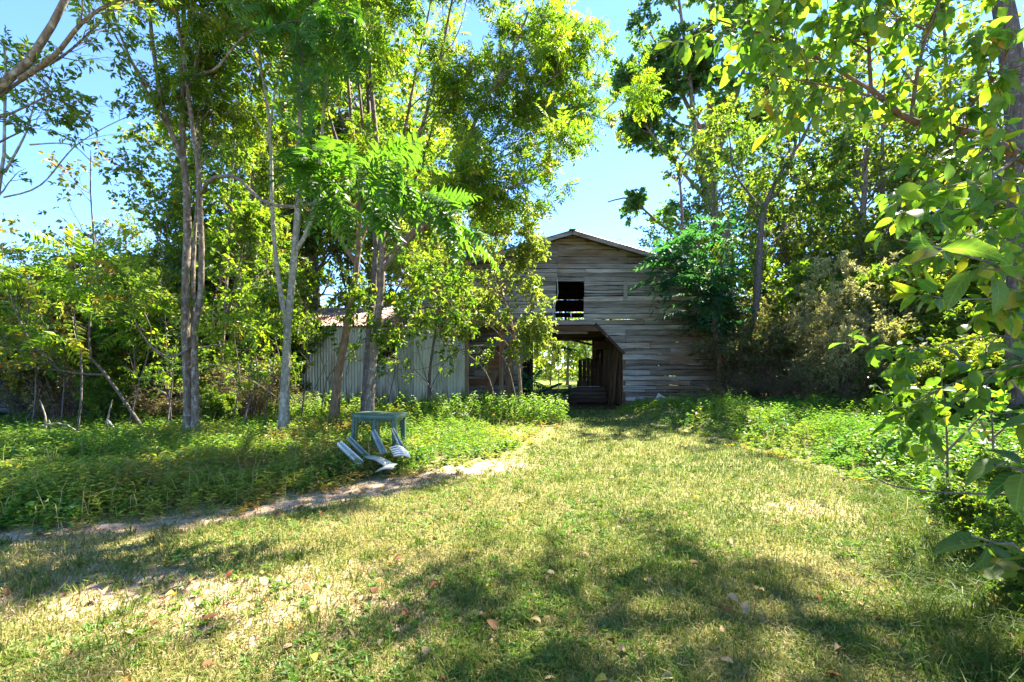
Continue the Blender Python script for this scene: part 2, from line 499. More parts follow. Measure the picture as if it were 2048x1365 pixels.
M['vine'] = leaf_mat('leaf_large', [(0.0, (0.06, 0.125, 0.03)), (0.5, (0.105, 0.18, 0.022)), (0.88, (0.16, 0.21, 0.02)), (0.97, (0.26, 0.23, 0.025)), (1.0, (0.28, 0.11, 0.03))], 0.62, rough=0.42, spec=0.4, obj_random=True, veins=True)
M['vine_near'] = leaf_mat('leaf_large_near', [(0.0, (0.025, 0.07, 0.030)), (0.6, (0.075, 0.13, 0.028)), (0.9, (0.12, 0.17, 0.025)), (1.0, (0.24, 0.21, 0.04))], 0.5, rough=0.5, spec=0.2, obj_random=True, veins=True)
M['frond_obj'] = leaf_mat('leaf_compound', [(0.0, (0.055, 0.125, 0.016)), (0.4, (0.14, 0.20, 0.02)), (0.85, (0.20, 0.24, 0.02)), (1.0, (0.27, 0.22, 0.03))], 0.56, gain=(2.2, 2.3, 0.8))
M['frond_blue'] = leaf_mat('leaf_compound_blue', [(0.0, (0.025, 0.085, 0.04)), (0.6, (0.045, 0.12, 0.05)), (1.0, (0.10, 0.17, 0.05))], 0.45, rough=0.55, spec=0.2)
M['grass'] = leaf_mat('grass_blade', [(0.0, (0.05, 0.10, 0.015)), (0.35, (0.12, 0.17, 0.025)), (0.6, (0.24, 0.235, 0.06)), (0.85, (0.40, 0.32, 0.14)), (1.0, (0.46, 0.37, 0.20))], 0.35, gain=(1.3, 1.4, 0.9), rough=0.6, spec=0.2)
M['cover'] = leaf_mat('weed_leaf', [(0.0, (0.05, 0.15, 0.03)), (0.5, (0.13, 0.225, 0.03)), (0.82, (0.24, 0.27, 0.05)), (0.93, (0.26, 0.22, 0.05)), (1.0, (0.33, 0.20, 0.07))], 0.45, gain=(1.6, 1.7, 0.7), rough=0.5, spec=0.3)
M['litter'] = leaf_mat('litter_leaf', [(0.0, (0.16, 0.06, 0.03)), (0.5, (0.32, 0.17, 0.08)), (1.0, (0.50, 0.36, 0.20))], 0.15, gain=(1, 1, 0.8), rough=0.8, spec=0.1)
for nm, c in (('brown', (0.22, 0.10, 0.045)), ('tan', (0.48, 0.33, 0.17)), ('yellow', (0.50, 0.42, 0.07)), ('orange', (0.45, 0.15, 0.04)), ('russet', (0.28, 0.065, 0.03))):
    M['fallen_' + nm] = leaf_mat('fallen_' + nm, [(0, tuple(0.7 * k for k in c)), (1, tuple(1.15 * k for k in c))], 0.25, gain=(1.1, 1.05, 0.7), rough=0.7, spec=0.2, obj_random=True)
M['bark_grey'] = bark_mat('bark_grey_lichen', (0.07, 0.045, 0.03), (0.22, 0.155, 0.10), (0.38, 0.33, 0.25), 0.55, 13)
M['bark_pale'] = bark_mat('bark_pale', (0.16, 0.13, 0.09), (0.30, 0.26, 0.19), (0.44, 0.40, 0.31), 0.53, 13)
M['bark_brown'] = bark_mat('bark_brown', (0.07, 0.045, 0.03), (0.19, 0.125, 0.08))
M['bark_tan'] = bark_mat('bark_tan', (0.13, 0.075, 0.04), (0.28, 0.17, 0.095), scale=10)
M['bark_dark'] = bark_mat('bark_dark', (0.05, 0.036, 0.03), (0.15, 0.11, 0.09), (0.28, 0.25, 0.24), 0.60)
M['bark_red'] = bark_mat('bark_red', (0.09, 0.05, 0.035), (0.25, 0.14, 0.09))
M['twig'] = bark_mat('twig_brown', (0.08, 0.055, 0.04), (0.22, 0.16, 0.11))
M['plank'] = wood_mat('weathered_plank', (0.105, 0.085, 0.07), (0.48, 0.42, 0.36), (0.60, 0.42, 0.28), 'X', 0.26, True)
M['plank_y'] = wood_mat('weathered_plank_side', (0.05, 0.045, 0.04), (0.30, 0.28, 0.25), (0.62, 0.40, 0.24), 'Y', 0.3)
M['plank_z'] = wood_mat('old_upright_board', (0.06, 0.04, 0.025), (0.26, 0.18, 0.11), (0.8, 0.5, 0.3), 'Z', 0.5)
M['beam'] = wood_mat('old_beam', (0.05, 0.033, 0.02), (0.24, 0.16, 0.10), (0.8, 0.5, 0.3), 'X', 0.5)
M['roof'] = noisy_mat('old_roof_metal', [(0.3, (0.10, 0.07, 0.055)), (0.6, (0.20, 0.16, 0.14)), (0.8, (0.30, 0.27, 0.25))], 3, 0.55, 0.3)
M['rust'] = noisy_mat('rusty_roof', [(0.3, (0.12, 0.06, 0.04)), (0.55, (0.25, 0.15, 0.11)), (0.8, (0.38, 0.32, 0.28))], 2.5, 0.7, 0.1)
M['zinc'] = metal_mat('dull_galvanised', [(0.25, (0.24, 0.21, 0.17)), (0.5, (0.52, 0.50, 0.44)), (0.75, (0.66, 0.64, 0.58))])
M['zinc_olive'] = metal_mat('dull_olive_galvanised', [(0.25, (0.20, 0.19, 0.13)), (0.5, (0.46, 0.44, 0.32)), (0.75, (0.56, 0.54, 0.41))])
M['zinc_rust'] = metal_mat('rust_stained_zinc', [(0.3, (0.22, 0.13, 0.08)), (0.5, (0.36, 0.32, 0.27)), (0.75, (0.54, 0.54, 0.50))])
M['green_plastic'] = noisy_mat('faded_green_plastic', [(0.3, (0.045, 0.085, 0.055)), (0.6, (0.08, 0.135, 0.088)), (0.8, (0.25, 0.29, 0.22))], 7, 0.4, 0, (1, 1, 1), 0.05)
M['teal_plastic'] = noisy_mat('grey_teal_plastic', [(0.3, (0.07, 0.10, 0.095)), (0.6, (0.16, 0.20, 0.19)), (0.8, (0.42, 0.46, 0.46))], 6, 0.4, 0, (1, 1, 1), 0.05)
M['grey_plastic'] = noisy_mat('bleached_grey_plastic', [(0.3, (0.17, 0.155, 0.12)), (0.55, (0.36, 0.335, 0.27)), (0.8, (0.55, 0.52, 0.44))], 5, 0.38, 0, (1, 1, 1), 0.05)
M['white'] = noisy_mat('dirty_white', [(0.3, (0.50, 0.48, 0.44)), (0.7, (0.78, 0.77, 0.74))], 8, 0.6)
M['bluebag'] = noisy_mat('pale_blue_sheet', [(0.3, (0.45, 0.52, 0.55)), (0.7, (0.70, 0.76, 0.78))], 8, 0.4)
M['pinkboard'] = noisy_mat('grey_pink_board', [(0.3, (0.40, 0.33, 0.29)), (0.7, (0.58, 0.50, 0.45))], 8, 0.8)
M['redrag'] = noisy_mat('faded_red', [(0.3, (0.22, 0.05, 0.04)), (0.7, (0.42, 0.12, 0.09))], 20, 0.8)
M['black'] = noisy_mat('black_paint', [(0.3, (0.012, 0.013, 0.015)), (0.8, (0.035, 0.037, 0.042))], 6, 0.5)
M['rubber'] = noisy_mat('tyre_rubber', [(0.3, (0.012, 0.012, 0.012)), (0.8, (0.03, 0.03, 0.03))], 20, 0.9)
M['red'] = noisy_mat('red_tape', [(0.3, (0.42, 0.03, 0.02)), (0.8, (0.50, 0.05, 0.03))], 6, 0.4)
M['tape_white'] = noisy_mat('white_tape', [(0.3, (0.5, 0.5, 0.46)), (0.8, (0.7, 0.7, 0.66))], 6, 0.4)
M['cable'] = noisy_mat('pale_cable', [(0.3, (0.45, 0.44, 0.40)), (0.8, (0.6, 0.59, 0.55))], 6, 0.5)
M['house_wall'] = noisy_mat('pale_house_wall', [(0.3, (0.55, 0.60, 0.66)), (0.8, (0.68, 0.72, 0.76))], 3, 0.6)
M['house_roof'] = noisy_mat('grey_house_roof', [(0.3, (0.22, 0.23, 0.25)), (0.8, (0.34, 0.35, 0.38))], 5, 0.8)
M['dark_glass'] = noisy_mat('window_glass', [(0.3, (0.02, 0.025, 0.03)), (0.8, (0.04, 0.05, 0.06))], 2, 0.1)
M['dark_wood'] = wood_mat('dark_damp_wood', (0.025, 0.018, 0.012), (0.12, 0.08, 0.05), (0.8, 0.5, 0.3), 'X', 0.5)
M['ground'] = ground_mat()

# ------------------------------------------------------------------ ground
def axis_coords(lo, hi, step, far):
    a = list(np.arange(lo, hi + 1e-6, step))
    s = step; x = hi
    while x < far:
        s *= 1.35; x += s; a.append(x)
    s = step; x = lo
    while x > -far:
        s *= 1.35; x -= s; a.insert(0, x)
    return np.array(a)


gx = axis_coords(-12, 10, 0.12, 400); gy = axis_coords(0.6, 16, 0.12, 400)
GX, GY = np.meshgrid(gx, gy)
V = np.stack([GX, GY, gz(GX, GY)], -1).reshape(-1, 3)
nx, ny = len(gx), len(gy)
ii, jj = np.meshgrid(np.arange(nx - 1), np.arange(ny - 1))
b = (jj * nx + ii).ravel()
gme = make_mesh('ground', V, np.stack([b, b + 1, b + nx + 1, b + nx], -1), None, M['ground'], True)


def dirt_amount(x, y):
    e = edge_l(x, y) - 0.05 + 0.9 * (fbm(x * 1.3, y * 1.3, 21) - 0.5)
    strip = 1.2 * np.exp(-(e / 0.6)**2) * (0.4 + 0.9 * fbm(x * 2.7, y * 2.7, 77)) * sstep(8.2, 6.2, y)
    a2 = np.exp(-(((x + 0.9) / 1.3)**2 + ((y - 2.7) / 0.8)**2)) * 0.5          # worn patch near the camera
    a3 = np.exp(-(((x - 3.1) / 0.8)**2 + ((y - 4.7) / 0.45)**2)) * 0.6
    a4 = np.exp(-(((x + 2.6) / 1.1)**2 + ((y - 2.9) / 0.6)**2)) * 0.7
    return np.clip(strip + a2 + a3 + a4, 0, 1)


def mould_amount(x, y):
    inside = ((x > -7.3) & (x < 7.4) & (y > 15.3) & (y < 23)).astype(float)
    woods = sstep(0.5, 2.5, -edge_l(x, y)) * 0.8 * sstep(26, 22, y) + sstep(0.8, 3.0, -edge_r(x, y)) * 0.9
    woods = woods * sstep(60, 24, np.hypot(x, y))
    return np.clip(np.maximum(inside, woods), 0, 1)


def pasture_amount(x, y):
    return sstep(23, 26, y) * 1.0


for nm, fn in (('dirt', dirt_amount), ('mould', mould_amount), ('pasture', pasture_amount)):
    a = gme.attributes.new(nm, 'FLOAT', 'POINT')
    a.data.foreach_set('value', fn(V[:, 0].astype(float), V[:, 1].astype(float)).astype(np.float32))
tag(link('ground', gme), kind='structure')

# ------------------------------------------------------------------ leaf geometry
# every leaf template is in (along, side, up) with unit length
LEAF_DIAMOND = (np.array([[0, 0, 0], [0.42, -0.5, 0.10], [1, 0, -0.10], [0.42, 0.5, 0.10]]), np.array([[0, 1, 2], [0, 2, 3]]))


def leaf_oval(fold=0.10, curl=0.22, wide=1.0):
    st = [0.0, 0.18, 0.42, 0.68, 0.88, 1.0]
    wd = [0.02, 0.38, 0.5, 0.36, 0.12, 0.0]
    V = []; Q = []; T = []
    for s, w in zip(st, wd):
        z = 0.06 * math.sin(s * 3.1) - curl * s * s
        V += [[s, -w * wide, z + fold * w], [s, 0, z], [s, w * wide, z + fold * w]]
    for k in range(5):
        a = 3 * k; c = a + 3
        T += [[a, a + 1, c + 1], [a, c + 1, c], [a + 1, a + 2, c + 2], [a + 1, c + 2, c + 1]]
    return np.array(V), np.array(T)


def leaf_lobed():
    pts = [(0, 0), (0.10, 0.16), (0.02, 0.42), (0.30, 0.36), (0.42, 0.62), (0.58, 0.34), (0.66, 0.20), (1.0, 0.0)]
    V = [[x, -y, 0.12 * y - 0.2 * x * x] for x, y in pts] + [[x, y, 0.12 * y - 0.2 * x * x] for x, y in pts[1:-1]]
    n = len(pts); V.append([0.45, 0, -0.03]); c = len(V) - 1
    ringl = list(range(n)); ringr = [0] + list(range(n, n + n - 2)) + [n - 1]
    T = [[ringl[k], ringl[k + 1], c] for k in range(n - 1)] + [[ringr[k + 1], ringr[k], c] for k in range(n - 1)]
    return np.array(V), np.array(T)


def frond_template(pairs=7, droop=0.22, lw=0.36, ll=0.30, detail=False, seed=0):
    """compound leaf: rachis with leaflets both sides"""
    r = np.random.default_rng(seed)
    V = []; T = []; n = 0
    bt = LEAF_DIAMOND if not detail else (np.array([[0, 0, 0], [0.22, -0.40, .06], [0.6, -0.38, .04], [1, 0, -0.16], [0.6, 0.38, .04], [0.22, 0.40, .06], [0.4, 0, 0]]),
                                          np.array([[0, 1, 6], [1, 2, 6], [2, 3, 6], [3, 4, 6], [4, 5, 6], [5, 0, 6]]))
    ts = np.linspace(0.16, 0.95, pairs)
    for t in ts:
        for sgn in (-1, 1):
            L = ll * (0.72 + 0.5 * math.sin(math.pi * min(1, t * 0.95))) * r.uniform(0.85, 1.12)
            a = r.uniform(0.32, 0.55)
            ax = nrm(np.array([a, sgn * 0.9, -r.uniform(0.05, 0.45)]))
            up = np.array([0, 0, 1.0]) + r.normal(size=3) * 0.15; sd_ = nrm(np.cross(up, ax)); up = np.cross(ax, sd_)
            base = np.array([t + r.uniform(-0.015, .015), 0, -droop * t * t])
            P = base + L * (bt[0][:, :1] * ax + bt[0][:, 1:2] * lw * sd_ + bt[0][:, 2:3] * up)
            V.append(P); T.append(bt[1] + n); n += len(P)
    ax = nrm(np.array([1, 0, -0.5])); sd_ = np.array([0, 1.0, 0]); up = np.cross(ax, sd_)
    P = np.array([0.98, 0, -droop]) + ll * (bt[0][:, :1] * ax + bt[0][:, 1:2] * lw * sd_ + bt[0][:, 2:3] * up)
    V.append(P); T.append(bt[1] + n); n += len(P)
    if True:   # rachis as a thin strip
        s = np.linspace(0, 1, 4)
        w = 0.008
        P = np.concatenate([np.stack([s, -w * (1.3 - s), -droop * s * s + .002], -1), np.stack([s, w * (1.3 - s), -droop * s * s + .002], -1)])
        V.append(P)
        for k in range(3):
            T.append(np.array([[k, k + 1, k + 5], [k, k + 5, k + 4]]) + n)
    return np.concatenate(V), np.concatenate(T)


FROND_FAR = [frond_template(6, 0.25, 0.40, 0.30, False, 1), frond_template(7, 0.4, 0.38, 0.27, False, 2), frond_template(5, 0.15, 0.42, 0.33, False, 3)]
FROND_NEAR = [frond_template(9, 0.25, 0.36, 0.24, True, 4), frond_template(8, 0.45, 0.34, 0.26, True, 5), frond_template(10, 0.15, 0.36, 0.22, True, 6), frond_template(7, 0.6, 0.36, 0.26, True, 7)]


def scatter_template(tpl, base, axis, up, L, width=1.0, tint=None, tj=0.12):
    """copies of a leaf template as arrays (vertices, triangles, per-face tint)"""
    TV, TT = tpl
    n = len(base)
    axis = nrm(axis)
    side = nrm(np.cross(up, axis)); up = np.cross(axis, side)
    L = np.broadcast_to(np.asarray(L, float), n)[:, None, None]
    width = np.broadcast_to(np.asarray(width, float), n)[:, None, None]
    P = base[:, None] + L * (TV[None, :, 0:1] * axis[:, None] + width * TV[None, :, 1:2] * side[:, None] + TV[None, :, 2:3] * up[:, None])
    T = (TT[None] + (np.arange(n) * len(TV))[:, None, None]).reshape(-1, 3)
    if tint is None: tint = rng.uniform(0, 1, n)
    ft = np.clip(tint[:, None] + rng.normal(0, tj, (n, len(TT))) * (len(TT) > 2), 0, 1).ravel()
    return P.reshape(-1, 3), T, ft


def merge(parts):
    V = []; T = []; C = []; n = 0
    for v, t, c in parts:
        V.append(v); T.append(t + n); C.append(c); n += len(v)
    return np.concatenate(V), np.concatenate(T), np.concatenate(C)


# ------------------------------------------------------------------ trees
def spawn(P, Rr, n, t0, t1, length, taper, ang, up, curve, K=5, rs=0.55, rcap=1.0, wob=0.05, rmin=0.002):
    N, Kp = P.shape[:2]
    n = np.broadcast_to(np.asarray(n), N)
    idx = np.repeat(np.arange(N), n)
    Mn = len(idx)
    t = rng.uniform(t0, t1, Mn)
    f = np.clip(t * (Kp - 1), 0, Kp - 1.001); i = f.astype(int); fr = (f - i)[:, None]
    a = P[idx, i]; c = P[idx, i + 1]
    base = a + (c - a) * fr
    tan = nrm(c - a)
    r = Rr[idx, i] * (1 - fr[:, 0]) + Rr[idx, i + 1] * fr[:, 0]
    v = rng.normal(size=(Mn, 3)); perp = nrm(v - tan * np.sum(v * tan, -1, keepdims=True))
    an = ang * rng.uniform(0.65, 1.3, Mn)[:, None]
    d = nrm(tan * np.cos(an) + perp * np.sin(an) + np.array([0, 0, up]))
    length = np.broadcast_to(np.asarray(length, float), N)[idx]
    L = (length * (1 - taper * t) * rng.uniform(0.55, 1.15, Mn))[:, None, None]
    s = np.linspace(0, 1, K)[None, :, None]
    wobble = np.cumsum(rng.normal(size=(Mn, K, 3)), 1) * wob; wobble -= wobble[:, :1]
    pts = base[:, None] + d[:, None] * s * L + np.array([0, 0, 1.0]) * curve * s**2 * L + wobble * L * 0.7
    rad = np.clip(r * rs, rmin, rcap)[:, None] * (1 - 0.8 * s[..., 0]) + rmin * 0.3
    return pts, rad


def twig_leaves(P, n, size, jitter=0.25, droop=0.3, t0=0.15, flat=0.6, along=0.7):
    N, K = P.shape[:2]
    idx = np.repeat(np.arange(N), n)
    Mn = len(idx)
    t = rng.uniform(t0, 1.0, Mn)
    f = np.clip(t * (K - 1), 0, K - 1.001); i = f.astype(int); fr = (f - i)[:, None]
    a = P[idx, i]; c = P[idx, i + 1]
    base = a + (c - a) * fr
    tan = nrm(c - a)
    v = rng.normal(size=(Mn, 3))
    axis = nrm(tan * along + v * 0.75 + np.array([0, 0, -droop]))
    up = nrm(np.array([0, 0, flat]) + rng.normal(size=(Mn, 3)) * 0.55)
    L = size * rng.uniform(0.6, 1.25, Mn)
    tw = rng.normal(0, 0.17, N)[idx]
    tint = np.clip(0.42 + tw + rng.normal(0, 0.17, Mn) + (rng.random(Mn) < 0.03) * 0.5, 0, 1)
    return base + v * jitter * size * 0.3, axis, up, L, tint


class TreeCfg:
    def __init__(s, **k):
        d = dict(n1=10, t1=(0.35, 1.0), len1=1.6, ang1=0.8, up1=0.25, cur1=0.1,
                 n2=6, len2=0.8, ang2=0.7, up2=0.1, cur2=0.0, n3=4, len3=0.4, cur3=-0.1,
                 leaf='simple', nl=5, size=0.1, wid=0.55, droop=0.3, mat='broad', bark='bark_brown', sides=9, rough=0.05, tl=None, flat=0.6, bush=False)
        d.update(k)
        s.__dict__.update(d)


def grow(mains, cfg, origin):
    """mains: list of (points, r0, r1, n1 or None). returns bark mesh arrays and leaves"""
    parts_q = []; nV = 0
    VV = []; QQ = []

    def put(P, Rr, sides, rough=0.0):
        nonlocal nV
        v, q = tubes(P, Rr, sides, rough)
        VV.append(v); QQ.append(q + nV); nV += len(v)
    K = 16
    Pm = []; Rm = []; cnt = []; lens = []
    for mn in mains:
        pts, r0, r1 = mn[:3]
        n1 = mn[3] if len(mn) > 3 and mn[3] is not None else cfg.n1
        P = catmull(pts, K)
        ln = np.linalg.norm(np.diff(P, axis=0), axis=1).sum()
        P = P + np.cumsum(rng.normal(size=P.shape), 0) * 0.0015 * ln * np.linspace(0, 1, K)[:, None]
        s = np.linspace(0, 1, K)
        rr = r0 + (r1 - r0) * s**0.9
        if r0 > 0.05 and pts[0][2] < 0.5: rr = rr * (1 + 0.45 * np.exp(-s * 22))
        Pm.append(P); Rm.append(rr); cnt.append(n1); lens.append(mn[4] if len(mn) > 4 else cfg.len1)
    Pm = np.array(Pm); Rm = np.array(Rm)
    put(Pm, Rm, cfg.sides, cfg.rough)
    tw = []
    P1, R1 = spawn(Pm, Rm, np.array(cnt), cfg.t1[0], cfg.t1[1], np.array(lens), 0.45, cfg.ang1, cfg.up1, cfg.cur1, 6, 0.5, 0.05, 0.06)
    if len(P1):
        put(P1, R1, 5)
        P2, R2 = spawn(P1, R1, cfg.n2, 0.2, 1.0, cfg.len2, 0.35, cfg.ang2, cfg.up2, cfg.cur2, 5, 0.6, 0.02, 0.06)
        put(P2, R2, 4)
        tw = P2
        if cfg.n3:
            P3, R3 = spawn(P2, R2, cfg.n3, 0.15, 1.0, cfg.len3, 0.3, 0.75, 0.05, cfg.cur3, 4, 0.7, 0.008, 0.05)
            put(P3, R3, 3)
            tw = P3
    return np.concatenate(VV) - origin, np.concatenate(QQ), tw


def leaves_mesh(tw, cfg, origin, name='crown', nl=None, mat=None):
    nl = nl or cfg.nl
    b_, ax, up, L, tint = twig_leaves(tw, nl, cfg.size, droop=cfg.droop, flat=cfg.flat)
    if cfg.leaf == 'frond':
        k = rng.integers(0, 3, len(b_)); parts = []
        for q in range(3):
            m = k == q
            parts.append(scatter_template(FROND_FAR[q], b_[m], ax[m], up[m], L[m], 1.0, tint[m]))
        v, t, c = merge(parts)
    else:
        v, t, c = scatter_template(LEAF_DIAMOND, b_, ax, up, L, cfg.wid, tint)
    return make_mesh(name, v - origin, None, t, M[mat or cfg.mat], False, c)


def tree(name, mains, cfg, label, cat='tree', group=None, trunk_name='trunk', crown_name='crown', seeds=0):
    origin = np.array([mains[0][0][0][0], mains[0][0][0][1], float(gz(mains[0][0][0][0], mains[0][0][0][1]))])
    v, q, tw = grow(mains, cfg, origin)
    root = empty(name, origin, label, cat, group)
    link(trunk_name, make_mesh(trunk_name, v, q, None, M[cfg.bark], True), root)
    if cfg.nl and len(tw):
        link(crown_name, leaves_mesh(tw, cfg, origin), root)
    if seeds:
        k = rng.integers(0, len(tw), seeds)
        c0 = np.repeat(tw[k, -2], 16, 0) + rng.normal(0, .045, (seeds * 16, 3)) + [0, 0, -.03]
        v, t, c = scatter_template(LEAF_DIAMOND, c0, rng.normal(size=c0.shape) * [.6, .6, 1] + [0, 0, -.8], rng.normal(size=c0.shape), rng.uniform(.03, .06, len(c0)), .35)
        o = link('seed_clusters', make_mesh('seed_clusters', v - origin, None, t, M['litter'], False, c), root); o['kind'] = 'stuff'
    return root


def px(*pts):
    """points (x, y, depth) of the photograph to the place"""
    return [W(*p) for p in pts]


def gbase(x, y):
    return np.array([x, y, float(gz(x, y)) - 0.06])


exec_order = []
# ------------------------------------------------------------------ the barn
DB = 16.3; SB = DB / F


def bx(x): return (x - 1024) * SB
def bz(y): return CAM_H + (HZ - y) * SB


def plank_mesh(name, xlt, xlb, xrt, xrb, zb, zt, th, mat, org, y, rag=0.006):
    """a board in the x-z plane with uneven edges, local to org"""
    L = max(xrt, xrb) - min(xlt, xlb)
    n = int(np.clip(L / 0.35, 2, 8))
    s = np.linspace(0, 1, n + 1)
    top = np.stack([xlt + (xrt - xlt) * s, np.zeros(n + 1), zt + rng.normal(0, rag, n + 1)], -1)
    bot = np.stack([xlb + (xrb - xlb) * s, np.zeros(n + 1), zb + rng.normal(0, rag, n + 1)], -1)
    bow = rng.normal(0, 0.006, n + 1)
    V = []
    for dy in (0, th):
        for A in (bot, top):
            P = A.copy(); P[:, 1] = y + dy + bow; V.append(P)
    V = np.concatenate(V) - org
    m = n + 1; Q = []
    for k in range(n):
        Q += [[k, k + 1, m + k + 1, m + k], [2 * m + k + 1, 2 * m + k, 3 * m + k, 3 * m + k + 1],
              [m + k, m + k + 1, 3 * m + k + 1, 3 * m + k], [k + 1, k, 2 * m + k, 2 * m + k + 1]]
    Q += [[0, m, 3 * m, 2 * m], [n, 2 * m + n, 3 * m + n, m + n]]
    return make_mesh(name, V, Q, None, mat)


AX = 2.09; AZ = 6.19; SL = 0.288                       # ridge over the front edge of the roof, slope
WL = AX - (bx(1436) - AX); WR = bx(1436)               # side walls
YF = DB; YB = 22.9
RX0 = AX; EAVE = 5.69


def roof_z(x): return AZ - SL * abs(x - AX)


barn = empty('barn', (AX, YF, 0), 'old weathered grey plank barn with open drive-through bay', 'barn')


def add_plank(parent, org, xlt, xlb, xrt, xrb, zb, zt, y, th=0.025, mat='plank', rag=0.006, gap=0.006):
    c = np.array([(xlb + xrb) / 2, y, (zb + zt) / 2])
    me = plank_mesh('plank', xlt, xlb, xrt, xrb, zb + gap, zt - gap, th, M[mat], c, y, rag)
    o = link('plank', me, parent)
    o.location = Vector(c - org)
    o.rotation_euler = (rng.normal(0, .012), rng.normal(0, 0.0022), 0)
    return o


org_b = np.array([AX, YF, 0.0])
# front wall: studs and posts behind, boards in front
fw = empty('front_wall', (0, 0, 0), parent=barn)
for x in list(np.arange(WL + 0.1, WR, 0.95)) + [WR - 0.08]:
    zt = roof_z(x) - 0.12
    zlow = 0.0
    if bx(1045) - .02 < x < bx(1246):
        zlow = bz(640)
        if bx(1113) - 0.05 < x < bx(1170):
            zlow = bz(560)
    m = MB(); m.box((x, YF + 0.09, (zlow + zt) / 2), (0.10, 0.10, zt - zlow)); m.build('stud', M['plank_z'], fw, off=org_b)

rows = [489, 500.5, 514, 527.6, 538.4, 546.5, 555, 564, 572, 581, 587, 592.5, 603, 608.5, 616, 628, 640, 650.5,
        660, 671, 685, 698, 709, 720, 730.6, 740, 752, 762, 771, 779, 785, 793, 802.5, 811]
rows = [466, 477] + rows
joint_sets = [[1173], [1173, 1255], [1116, 1253], [1116, 1253], [1116, 1255], [1116], [1115, 1171], [1114], [1112, 1168], [1112, 1168, 1305], [1112, 1168], [1112, 1168, 1290], [1112, 1168],
              [1112, 1167], [1112, 1167, 1317], [1111, 1167], [1111, 1167, 1318], [1111, 1167], [1287], [], [1383, 1251], [1250, 1405], [1300], [1340], [], [1286, 1339], [], [1300], [1245], [1380], [1312], [1290], [], [1330], [1270]]
for k in range(len(rows) - 1):
    y0, y1 = rows[k], rows[k + 1]
    zt, zb = bz(y0), bz(y1)
    # run of the wall under the roof slope
    ov = 0.05
    xr_t = min(WR, AX + (AZ - zt - ov) / SL); xr_b = min(WR, AX + (AZ - zb - ov) / SL)
    xl_t = max(WL, AX - (AZ - zt - ov) / SL); xl_b = max(WL, AX - (AZ - zb - ov) / SL)
    if xr_t < AX: xr_t = xl_t = AX
    js = [bx(j) for j in (joint_sets[k] if k < len(joint_sets) else [])]
    for xx in np.arange(WL + rng.uniform(0.8, 2.2), bx(1075), rng.uniform(1.7, 2.6)): js.append(float(xx))
    js = sorted(j for j in js if xl_b + .2 < j < xr_b - 0.2)
    segs = []
    cur = (xl_t, xl_b)
    for j in js:
        segs.append((cur[0], cur[1], j - 0.006, j - 0.006)); cur = (j + 0.006, j + 0.006)
    segs.append((cur[0], cur[1], xr_t, xr_b))
    for s in segs:
        xa, xb = max(s[0], s[1]), min(s[2], s[3])
        cx_ = (s[1] + s[3]) / 2
        if 563 < (y0 + y1) / 2 < 641 and bx(1112) - .03 < cx_ < bx(1168): continue        # loft hatch
        pieces = [s]
        if (y0 + y1) / 2 > 650:
            oL = bx(1045)
            ot = bx(np.interp(y0, [650, 705, 900], [1190, 1245, 1245])); ob = bx(np.interp(y1, [650, 705, 900], [1190, 1245, 1245]))
            pieces = []
            if s[1] < oL: pieces.append((s[0], s[1], min(s[2], oL), min(s[3], oL)))
            if s[3] > ob: pieces.append((max(s[0], ot), max(s[1], ob), s[2], s[3]))
        for q in pieces:
            if q[3] - q[1] < 0.12: continue
            add_plank(fw, org_b - np.array([0, 0, 0]), *q, zb, zt, YF - 0.028 + rng.uniform(-.008, .006), gap=rng.choice([0.005, 0.007, 0.010, 0.013]), rag=0.007)
# short upright batten on the front and trims round the openings
bt = MB(); bt.box((bx(1250), YF - 0.055, (bz(562) + bz(604)) / 2), (0.13, 0.035, bz(562) - bz(604))); bt.build('batten', M['plank'], barn, off=org_b)
bt = MB(); bt.box((bx(1029), YF - 0.055, (bz(565) + bz(597)) / 2), (0.10, 0.03, 0.6)); bt.build('batten', M['plank'], barn, off=org_b)
bt = MB(); bt.bar((bx(1190), YF + 0.03, bz(648)), (bx(1248), YF + 0.03, bz(708)), 0.10, 0.14, (0, 1, 0)); bt.build('brace', M['dark_wood'], barn, off=org_b)
bt = MB(); bt.box((bx(1248), YF + 0.06, bz(760)), (0.10, 0.18, bz(700) - bz(815))); bt.build('post', M['plank_z'], barn, off=org_b)
bt = MB(); bt.box((bx(1040), YF + 0.06, 1.45), (0.16, 0.16, 3.0)); bt.build('post', M['plank_z'], barn, off=org_b)
bt = MB(); bt.box(((bx(1045) + bx(1192)) / 2, YF + 0.08, bz(657)), (bx(1192) - bx(1045) + .3, 0.14, 0.20)); bt.build('lintel', M['beam'], barn, off=org_b)
bt = MB(); bt.box((bx(1148), YF + 0.42, bz(662)), (1.1, 0.05, 0.16)); bt.build('loft_board', M['plank'], barn, off=org_b)

# side walls: boards front to back
for sx, xw in ((-1, WL), (1, WR)):
    st = MB()
    for y in np.arange(YF + 0.3, YB, 1.6): st.box((xw - sx * 0.08, y, 2.2), (0.1, 0.1, 4.3))
    sw = st.build('side_wall', M['plank_z'], barn, off=org_b)
    z = 0.12
    while z < 4.45:
        h = rng.uniform(0.18, 0.28)
        m = MB(); m.box((0, 0, 0), (0.025, YB - YF - 0.02, h - rng.uniform(.01, .03)))
        o = m.build('plank', M['plank_y'], sw)
        o.location = (xw + sx * rng.uniform(0, .01) - AX, (YB - YF) / 2, z + h / 2)
        z += h
